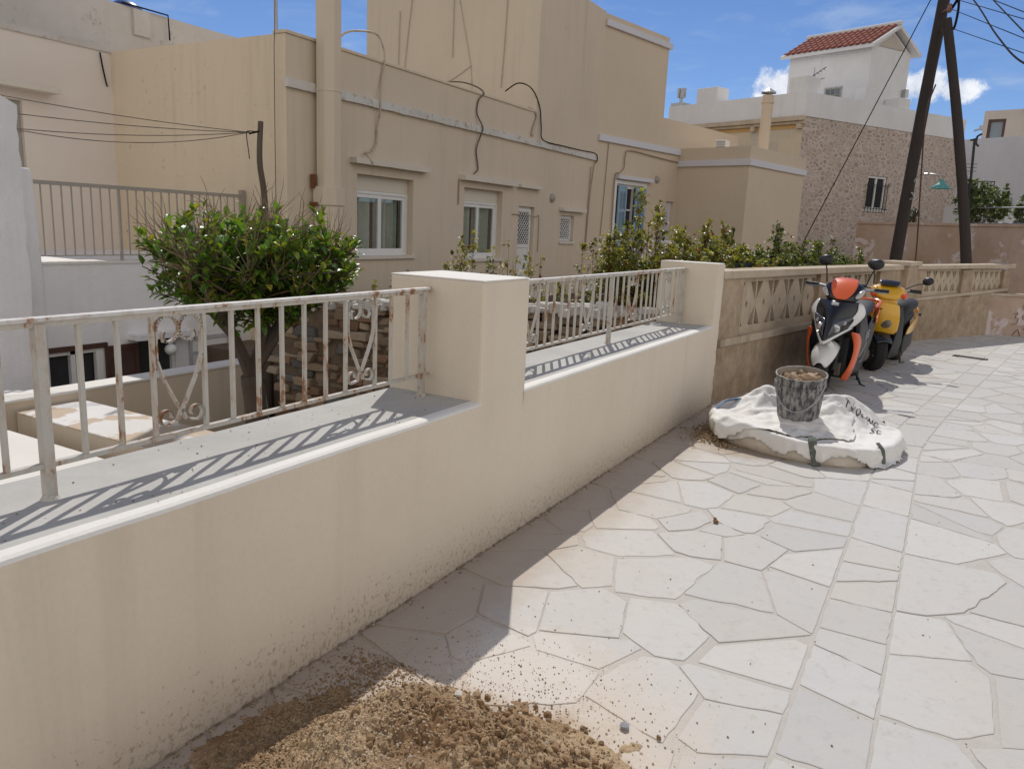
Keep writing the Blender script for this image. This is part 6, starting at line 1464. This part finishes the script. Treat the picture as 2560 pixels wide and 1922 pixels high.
# bucket
m_bk = plain('cement_smeared_plastic', (.05, .053, .06), .6, dirt=((.34, .325, .30), .43, 24), bmp=.3, var=.5, vs=9, stretch=(1.3, 1.3, .42))
m_bkin = plain('cement_lined_plastic', (.36, .31, .25), .9, dirt=((.10, .09, .08), .55, 14), bmp=.3)
tk_ = thing('bucket', 'black plastic mason bucket smeared with cement and full of rubble, on the white bag', 'bucket', (6.13, .87, .19))
bc = (6.13, .87, .19)
mb = MB(); mb.lathe(bc, [(.0, .01), (.145, .01), (.15, 0.0), (.155, .02), (.178, .245), (.186, .25), (.187, .275), (.18, .278), (.182, .32), (.188, .325), (.188, .338), (.178, .338)], 40); mb.build('body', m_bk, tk_, smooth=True)
mb = MB(); mb.lathe(bc, [(.178, .338), (.172, .25), (.165, .15), (.0, .14)], 40); mb.build('lining', m_bkin, tk_, smooth=True)
mb = MB()
P = [(bc[0]+.19*cos(t), bc[1]+.19*sin(t), bc[2]+.29-.20*sin((t-radians(105))/radians(150)*pi)**1.0) for t in [radians(105+150*i/24) for i in range(25)]]
mb.tube(P, .0042, 6); mb.build('handle', M['galv'], tk_)
r = random.Random(9); mb = MB(); tones = []
m_dirt = attrmat('tan_rubble', rough=.95, spec=.1, bmp=.6, vs=60)
n = 22; V = []
for i in range(n+1):
    for j in range(n+1):
        x, y = (-1+2*i/n), (-1+2*j/n); L = sqrt(x*x+y*y); 
        if L > 1: x, y = x/L, y/L; L = 1
        V.append((bc[0]+x*.172, bc[1]+y*.172, bc[2]+.265+.03*(1-L)+.02*noise.noise((x*4, y*4, 0))))
mb.add(V, [(i*(n+1)+j, (i+1)*(n+1)+j, (i+1)*(n+1)+j+1, i*(n+1)+j+1) for i in range(n) for j in range(n)], raw=True); tones += [(.33, .22, .135)]*n*n
for k in range(150):
    a, q = r.uniform(0, 2*pi), sqrt(r.random())*.16; s_ = r.uniform(.014, .04); v = r.uniform(.7, 1.2); clod(mb, tones, (bc[0]+q*cos(a), bc[1]+q*sin(a), bc[2]+.285+r.uniform(-.005, .02)), s_*1.3, s_, s_*.8, r, (.46*v, .34*v, .225*v), r.uniform(0, 3))
clod(mb, tones, (6.10, .80, bc[2]+.32), .10, .12, .085, r, (.50, .375, .26), .5); clod(mb, tones, (6.1, .93, bc[2]+.305), .11, .08, .07, r, (.46, .35, .25), 1.2)
mb.build('rubble', m_dirt, tk_, tone=tones)
tk_.location.z = .225; tk_.rotation_euler = (0, radians(-9), 0)

# sand heap: one mound of stuff, with crumbs blown around it
m_sand = attrmat('damp_sand', rough=.97, spec=.1, bmp=.9, vs=70)
def sandh(x, y):
    d = sqrt(((x-1.34)/.60)**2+((y-1.06)/.50)**2); ridge = sqrt(((x-1.64)/.36)**2+((y-1.24)/.24)**2)
    h = .20*max(0, 1-d)**.8+.10*max(0, 1-ridge)**.8
    low = sqrt(((x-1.68)/.36)**2+((y-.86)/.40)**2); h += .085*max(0, 1-low)
    back = sqrt(((x-1.35)/.55)**2+((y-1.58)/.20)**2); h += .03*max(0, 1-back)
    if h < .03:
        d2 = sqrt(((x-1.62)/.62)**2+((y-1.02)/.62)**2)
        h = max(h, .016*max(0, 1.15-d2)+.010*noise.noise((x*7, y*7, 4))+.007*noise.noise((x*19, y*19, 8))+.004*noise.noise((x*50, y*50, 8))-.006)
    if h <= 0: return -.02
    e = min(1, h/.05)
    rgh = noise.noise((x*8, y*8, 0))*.032+noise.noise((x*22, y*22, 3))*.018+noise.noise((x*55, y*55, 5))*.012+noise.noise((x*120, y*120, 5))*.006
    return h+e*rgh-.004
mb = MB(); nx, ny = 320, 280; X0, X1, Y0, Y1 = .55, 2.15, .45, 1.775; V = []; tones = []
for i in range(nx+1):
    for j in range(ny+1):
        x, y = X0+(X1-X0)*i/nx, Y0+(Y1-Y0)*j/ny; V.append((x, y, sandh(x, y)))
F_ = []
for i in range(nx):
    for j in range(ny):
        q = (i*(ny+1)+j, (i+1)*(ny+1)+j, (i+1)*(ny+1)+j+1, i*(ny+1)+j+1)
        if max(V[k][2] for k in q) < .0035: continue
        F_.append(q); p = V[q[0]]; w_ = .5+.5*noise.noise((p[0]*3.2, p[1]*3.2, 9)); g = .5+.5*noise.noise((p[0]*40, p[1]*40, 2))
        wet = min(1, max(0, (w_-.42)*3.5)); a = (.58, .425, .26); b = (.34, .205, .105)
        tones.append(tuple((a[c]*(1-wet)+b[c]*wet)*(.72+.5*g) for c in range(3)))
mb.add(V, F_, raw=True); sandA = mb.build('sand_heap', m_sand, tone=tones, smooth=True, angle=180); sandA['kind'] = 'stuff'
r = random.Random(31); mb = MB(); tones = []
def crumb(x, y, s_, z=None, dark=None):
    z = max(0.004, sandh(x, y)) if z is None else z
    g = r.random() if dark is None else dark; col = (.56, .43, .28) if g < .5 else ((.42, .275, .155) if g < .95 else (.60, .55, .47)); v = r.uniform(.65, 1.15)
    clod(mb, tones, (x, y, z+s_*.2), s_*1.25, s_, s_*.85, r, tuple(c*v for c in col), r.uniform(0, 3.1))
for k in range(9000):
    x, y = r.uniform(.7, 2.1), r.uniform(.5, 1.77)
    if sandh(x, y) > .008: crumb(x, y, r.choice((.003, .004, .005, .007)) if r.random() < .98 else r.uniform(.008, .013))
for k in range(1500):       # damp clods slumped down the right flank
    x, y = r.gauss(1.70, .16), r.gauss(.92, .17)
    if sandh(x, y) > -.02 and y < 1.3 and noise.noise((x*6, y*6, 1)) > -.15:
        s_ = r.choice((.006, .008, .010, .013, .017, .022)) if r.random() < .5 else .006; q = r.uniform(.75, 1.15); clod(mb, tones, (x, y, max(.003, sandh(x, y))+s_*.25), s_*1.2, s_, s_*.9, r, (.40*q, .26*q, .145*q), r.uniform(0, 3.1))
for k in range(2500):       # pale coarse grains on the lit crest
    x, y = r.gauss(1.45, .22), r.gauss(1.22, .15)
    if y < 1.72 and sandh(x, y) > .03:
        s_ = r.choice((.003, .004, .005, .006, .008)); q = r.uniform(.8, 1.15); clod(mb, tones, (x, y, sandh(x, y)+s_*.25), s_*1.2, s_, s_*.9, r, (.64*q, .50*q, .345*q), r.uniform(0, 3.1))
for k in range(4200):       # loose grains thinning out round the shaded foot of the heap
    x, y = r.uniform(.95, 2.0), 1.55+r.gauss(0, .085)
    if y < 1.765: crumb(x, y, r.choice((.003, .004, .005, .007)) if r.random() < .96 else .012, None, r.uniform(.3, .9))
for k in range(5200):
    a = r.gauss(0, .36), r.gauss(0, .30); x, y = 1.50+a[0], 1.16+a[1]
    if -.5 < sandh(x, y) < .022 and y < 1.765 and r.random() < .9: crumb(x, y, r.choice((.002, .0025, .003, .004)))
for k in range(3000):
    a = r.gauss(0, .30), r.gauss(0, .30); x, y = 1.65+a[0]*1.1, 1.0+a[1]
    if sandh(x, y) <= .01 and y < 1.76: crumb(x, y, r.choice((.002, .002, .003, .003, .004, .006)))
for k in range(200):
    x, y = r.uniform(1.6, 4.2), r.uniform(-.3, 1.7)
    if r.random() < math.exp(-(x-1.6)*1.0): crumb(x, y, r.uniform(.003, .007), .004, .6)
for k in range(70):
    x, y = r.uniform(3.2, 9), r.uniform(-2.5, 1.5); crumb(x, y+bend(x), r.uniform(.003, .007), .004)
for k in range(900):        # spill beside the bag
    t = r.random(); p = bagxy(radians(150+110*t)+pi*0, 1.03+abs(r.gauss(0, .08))); crumb(p.x, p.y, r.choice((.006, .009, .014)), .004)
for k in range(500):
    crumb(r.gauss(5.86, .13), r.gauss(1.42, .12), r.choice((.007, .010, .016)), .004+.02*r.random())
for k in range(130):
    x = 1.2+5.8*r.random(); clod(mb, tones, (x, 1.775-abs(r.gauss(0, .008)), .004), r.uniform(.010, .035), r.uniform(.008, .016), r.uniform(.004, .012), r, (lambda q: (.42*q, .33*q, .24*q))(r.uniform(.7, 1.1)), r.uniform(-.3, .3))
for k in range(400):        # along the foot of the wall
    crumb(r.uniform(1.0, 7.0), 1.775-abs(r.gauss(0, .02)), r.choice((.003, .004, .006, .010)), .003)
o = mb.build('sand_crumbs', m_sand, tone=tones); o['kind'] = 'stuff'
# specks and chips on the sill
mb = MB(); tones = []
for k in range(90):
    x = r.uniform(.6, 2.9); clod(mb, tones, (x, r.uniform(1.82, 2.28), ZS+.003), r.uniform(.003, .010), r.uniform(.003, .006), .003, r, r.choice([(.1, .08, .06), (.7, .68, .64), (.35, .3, .25)]), r.uniform(0, 3))
o = mb.build('sill_debris', m_sand, tone=tones); o['kind'] = 'stuff'
for i, (x, y, s_, lab) in enumerate([(2.10, .70, .035, 'grey stone chip on the paving right of the sand heap'), (1.98, 1.18, .032, 'tan clod lying at the edge of the sand heap'), (1.77, 1.12, .032, 'pale flat stone half sunk in the sand heap'), (4.05, .93, .034, 'dry brown curled leaf on the paving in front of the bag')]):
    mb = MB(); tones = []; clod(mb, tones, (0, 0, 0), s_*1.4, s_, s_*.5, r, [(.33, .33, .34), (.38, .27, .17), (.6, .55, .47), (.22, .11, .05)][i], .4)
    if i == 3: clod(mb, tones, (.02, .01, .01), .03, .02, .012, r, (.26, .13, .06), 1.2)
    o = mb.build('pebble' if i < 3 else 'dry_leaf', m_rock, tone=tones, bevel=.004, seg=1); o.location = (x, y, max(.012, sandh(x, y)+.012)); tag(o, lab, 'stone' if i < 3 else 'leaf')
# drain grate in the lane
mb = MB(); a_ = Fr(12.72, -.42, -103)
mb.F = a_; mb.box(-.22, .22, -.06, .06, .004, .012)
o = mb.build('frame', M['iron']); o.name = 'drain_grate'
tag(o, 'narrow dark iron drain grate in the pale paving near the far wall', 'grate')
mb = MB(a_); [mb.box(-.2+.04*k, -.185+.04*k, -.045, .045, .012, .018) for k in range(11)]; g_ = mb.build('bars', M['rustiron']); g_.parent = o

# ---- poles
def leaning(name, label, pts, r0, r1, cat='pole'):
    t = thing(name, label, cat, pts[0]); mb = MB(); P = smoothpath(pts, 5); n = len(P)
    mb.tube(P, [r0+(r1-r0)*i/n+.006*noise.noise((i*1.3, 2, 2)) for i in range(n)], 14); mb.build('shaft', M['pole'], t, smooth=True); return t
pl = leaning('utility_pole', 'tall dark wooden utility pole leaning right, carrying a street lamp and wires', [(20.0, 1.17, -.3), (19.97, 1.13, 1.28), (20.08, 1.04, 4.2), (20.18, .93, 6.79), (20.25, .86, 8.6)], .14, .115)
st_ = leaning('brace_pole', 'second dark wooden pole propping the utility pole from the right', [(19.4, -.42, -.3), (19.4, -.28, 1.2), (19.5, .27, 4.0), (19.62, .80, 6.25)], .115, .095)
m_ins = plain('brown_insulator', (.25, .12, .1), .3)
for iy, iz in ((.80, 6.5), (.76, 6.12)):
    mb = MB(); mb.tube([(20.1, iy+.14, iz), (19.82, iy, iz+.02), (19.79, iy, iz)], .022, 6); mb.lathe((19.79, iy-.02, iz), [(.0, -.09), (.03, -.08), (.06, -.04), (.06, .05), (.03, .09), (.0, .1)], 10); mb.build('insulator', m_ins, pl)
mb = MB(); mb.tube(smoothpath([(19.79, .74, 6.5), (19.65, .64, 6.7), (19.6, .59, 7.2)], 5), .03, 6); mb.build('cable_bundle', M['cable'], pl)
mb = MB(); mb.tube(smoothpath([(19.72, .74, 6.1), (19.6, .64, 6.05), (19.6, .61, 6.4), (19.65, .64, 6.7)], 5), .025, 6); mb.build('cable_bundle', M['cable'], pl)
mb = MB(); mb.tube(smoothpath([(19.95, 1.0, 2.75), (19.96, .99, 2.94), (19.88, .87, 3.08), (19.78, .7, 3.10), (19.69, .53, 3.06), (19.69, .47, 2.98)], 5), .018, 6); mb.tube([(20.0, .95, 3.35), (19.75, .66, 3.10)], .006, 4)
mb.tube(smoothpath([(19.9, 1.0, 2.7), (19.85, .93, 2.6), (19.9, 1.02, 2.55)], 4), .02, 5); la = mb.build('lamp_arm', M['galv'], pl)
mb = MB(); mb.lathe((19.69, .43, 2.86), [(.04, .12), (.06, .07), (.09, .03), (.21, -.07), (.215, -.08), (.2, -.075), (.05, .0)], 16); mb.build('lamp_shade', M['teal'], la, smooth=True)
mb = MB(); mb.tube(smoothpath([(19.96, .84, 5.0), (19.48, .92, 4.29), (19.49, .82, 2.8), (19.49, .71, 1.38), (19.5, .7, .3)], 4), .016, 5); mb.build('conduit', M['rustiron'], pl)
def wire(label, pts, r_, cat='wire', grp='overhead wires at the utility pole', name='overhead_wire', mat='cable'):
    mb = MB(); mb.tube(pts, r_, 5); return tag(mb.build(name, M[mat]), label, cat, grp)
wire('steel guy wire slanting from the pole top down into the hedge', [(20.1, .95, 6.9), (19.97, 1.18, 6.75), (17.29, 2.73, 1.59), (16.6, 3.1, .0)], .011, 'guy wire', None, 'guy_wire')
wire('thin overhead wire from the upper insulator to the right', sagline((19.78, .78, 6.5), (8.5, -1.62, 2.73), .0), .007)
wire('thin overhead wire from the lower insulator to the right', sagline((19.78, .74, 6.12), (9.0, -1.59, 2.82), .0), .007)
wire('thin overhead wire crossing above the upper insulator wire', sagline((19.7, .95, 6.75), (11.0, -1.1, 3.83), .0), .007)
wire('thick black cable sweeping down across the top right corner', smoothpath([(15.0, .75, 5.9), (12.0, .22, 4.63), (10.0, -.08, 3.75), (7.99, -.3, 3.07), (6.5, -.55, 2.75)], 8), .009)
wire('black cable steeply crossing the top right corner', sagline((13.5, .25, 5.25), (7.5, -.47, 2.97), .0), .007)
wire('topmost thin overhead wire in the right corner', sagline((17.0, .40, 6.08), (11.0, -.77, 3.98), .0), .007)
# antenna post behind the pink wall, fence wires, railing
ta = thing('antenna_post', 'thin black post with a bent bracket beside the bush on the pink wall', 'post', (27, -.23, 2.1))
mb = MB(); mb.tube([(27, -.25, 2.1), (27, -.16, 3.4)], .075, 6); mb.tube([(27, -.16, 3.4), (27.0, -.09, 4.67)], .04, 6); mb.build('mast', M['iron'], ta)
mb = MB(); mb.tube(smoothpath([(27, .02, 4.62), (27, -.12, 4.66), (27, -.16, 4.74), (27, -.26, 4.8)], 4), .03, 5); mb.tube(smoothpath([(27, -.15, 4.72), (27, -.14, 4.55), (27, -.22, 4.45)], 4), .03, 5); mb.build('bracket', M['iron'], ta)
mb = MB()
for z in (3.75, 3.85, 3.95): mb.tube([(27, -.26, z), (27, .02, z)], .008, 4)
mb.build('aerial', M['iron'], ta)
tf = thing('pipe_fence', 'two thin pale pipes running along the top of the pink wall', 'fence', (27, -.8, 2.2))
for (a, b) in (((27.3, -.26, 2.71), (25.2, -2.4, 2.71)), ((27.3, -.28, 2.28), (25.2, -2.5, 2.25))):
    mb = MB(); mb.tube([a, b], .022, 5); mb.build('rail', M['galv'], tf)
mb = MB(); mb.tube([(27.3, -.28, 2.1), (27.3, -.26, 2.78)], .03, 5); mb.tube([(27.3, -.10, 2.1), (27.3, -.22, 2.7)], .025, 5); mb.build('post', M['rustiron'], tf)
tb3 = thing('balcony_railing', 'small black barred railing on the white house behind the bush', 'railing', (33, 0, 3.2))
mb = MB(); mb.tube([(33, .16, 3.89), (31.99, -.91, 3.81)], .025, 5); mb.build('handrail', M['iron'], tb3)
for k in range(12):
    q = Vector((33, .16, 3.89)).lerp(Vector((31.99, -.91, 3.81)), k/11); mb = MB(); mb.tube([tuple(q), (q.x, q.y, 2.9)], .014, 4); mb.build('baluster', M['iron'], tb3)
mb = MB(); mb.prism([(33.2, .5), (31.8, -1.0), (34, -2), (35, .5)], 0, 3.0); mb.build('slab', M['white_house'], tb3)
# clothes line
tc2 = thing('clothes_post', 'crooked grey wooden post holding four clothes lines at the terrace', 'post', (7.15, 7.69, -.3))
mb = MB(); P = smoothpath([(7.17, 7.68, -1.9), (7.16, 7.69, .8), (7.15, 7.69, 1.73), (7.10, 7.71, 2.2), (7.13, 7.71, 2.68)], 5); mb.tube(P, [.045-.0006*i for i in range(len(P))], 9); mb.build('shaft', M['wood_post'], tc2, smooth=True)
mb = MB(); mb.tube(smoothpath([(7.1, 7.70, 2.55), (7.0, 7.79, 2.55), (6.98, 7.80, 2.5), (7.0, 7.79, 2.3), (7.01, 7.79, 2.22)], 5), .006, 5); mb.tube(smoothpath([(7.1, 7.7, 2.56), (7.0, 7.78, 2.52)], 3), .012, 5); mb.build('knot', M['cable'], tc2)
for lab, e, sg in (('uppermost clothes line from the crooked post to the left house', (4.67, 8.84, 2.64), .03), ('second clothes line from the top', (4.84, 8.75, 2.47), .03), ('third clothes line from the top, straight', (4.84, 8.75, 2.32), .05), ('lowest clothes line, sagging and mended with a knot', (4.84, 8.75, 2.30), .12)):
    P = sagline((7.02, 7.79, 2.54), e, sg); d_ = (Vector(e)-Vector((7.02, 7.79, 2.54))).normalized(); P.append(tuple(Vector(e)+d_*.8)); wire(lab, P, .0055, 'clothes line', 'clothes lines', 'clothes_line', 'hose_dark')
tm = thing('antenna_mast', 'thin grey mast standing on the roof of the cream house', 'mast', (8.45, 8.8, 3.6)); mb = MB(); mb.tube([(8.45, 8.8, 3.6), (8.45, 8.8, 5.6)], .026, 8); mb.build('mast', M['galv'], tm); mb = MB(); mb.lathe((8.45, 8.8, 3.6), [(.08, 0), (.08, .02), (.03, .04)], 10); mb.build('base', M['galv'], tm)
wire('thin stay wire hanging from the mast down the side of the cream house', [(8.42, 8.75, 5.5), (7.95, 8.3, 3.97), (7.98, 8.35, 3.8), (7.98, 8.36, 2.5), (7.98, 8.36, 1.6)], .006, 'wire', None, 'stay_wire', 'hose_dark')
# aerial on the stone house roof
ta2 = thing('tv_aerial', 'small television aerial on the stone house roof beside the tower window', 'aerial', (31.5, 5.4, 6.7))
mb = MB(); mb.tube([(31.4, 5.35, 6.6), (31.4, 5.35, 7.75)], .02, 5); mb.build('mast', M['galv'], ta2)
mb = MB(); mb.tube([(31.4, 5.55, 7.35), (31.4, 4.95, 7.75)], .015, 5); [mb.tube([(31.3-.0, 5.45-.1*k, 7.42+.066*k), (31.5, 5.4-.1*k, 7.40+.066*k)], .01, 4) for k in range(5)]; mb.tube([(31.2, 5.5, 7.25), (31.6, 5.0, 7.4)], .012, 4); mb.build('elements', M['iron'], ta2)
# scrawl on the graffiti wall
m_red = plain('dark_red_paint', (.20, .03, .025), .7)
mb = MB(F4)
def scr(pts, r_=.010): mb.tube(smoothpath([(u, -.005, z) for u, z in pts], 5), r_, 4, flat=(1, .3))
scr([(.02, .50), (.0, .56), (.05, .58), (.08, .54), (.10, .59), (.15, .57), (.12, .50), (.05, .44)])
scr([(-.15, .40), (-.08, .42), (-.12, .34), (-.06, .32), (-.08, .24), (-.16, .2)]); scr([(.10, .40), (.02, .38), (.03, .32), (.12, .28), (.10, .2), (.0, .18)]); scr([(.22, .40), (.17, .3), (.2, .2), (.28, .24), (.29, .36), (.22, .41), (.32, .2)])
scr([(.36, .2), (.36, .42), (.40, .3), (.46, .43), (.46, .2)]); scr([(.32, .31), (.55, .29)]); scr([(.05, .12), (.12, .18), (.1, .06), (.2, .08), (.25, .16), (.3, .06)]); scr([(-.12, .0), (-.04, .12), (.02, .0)])
mb.build('graffiti', m_red, t4)
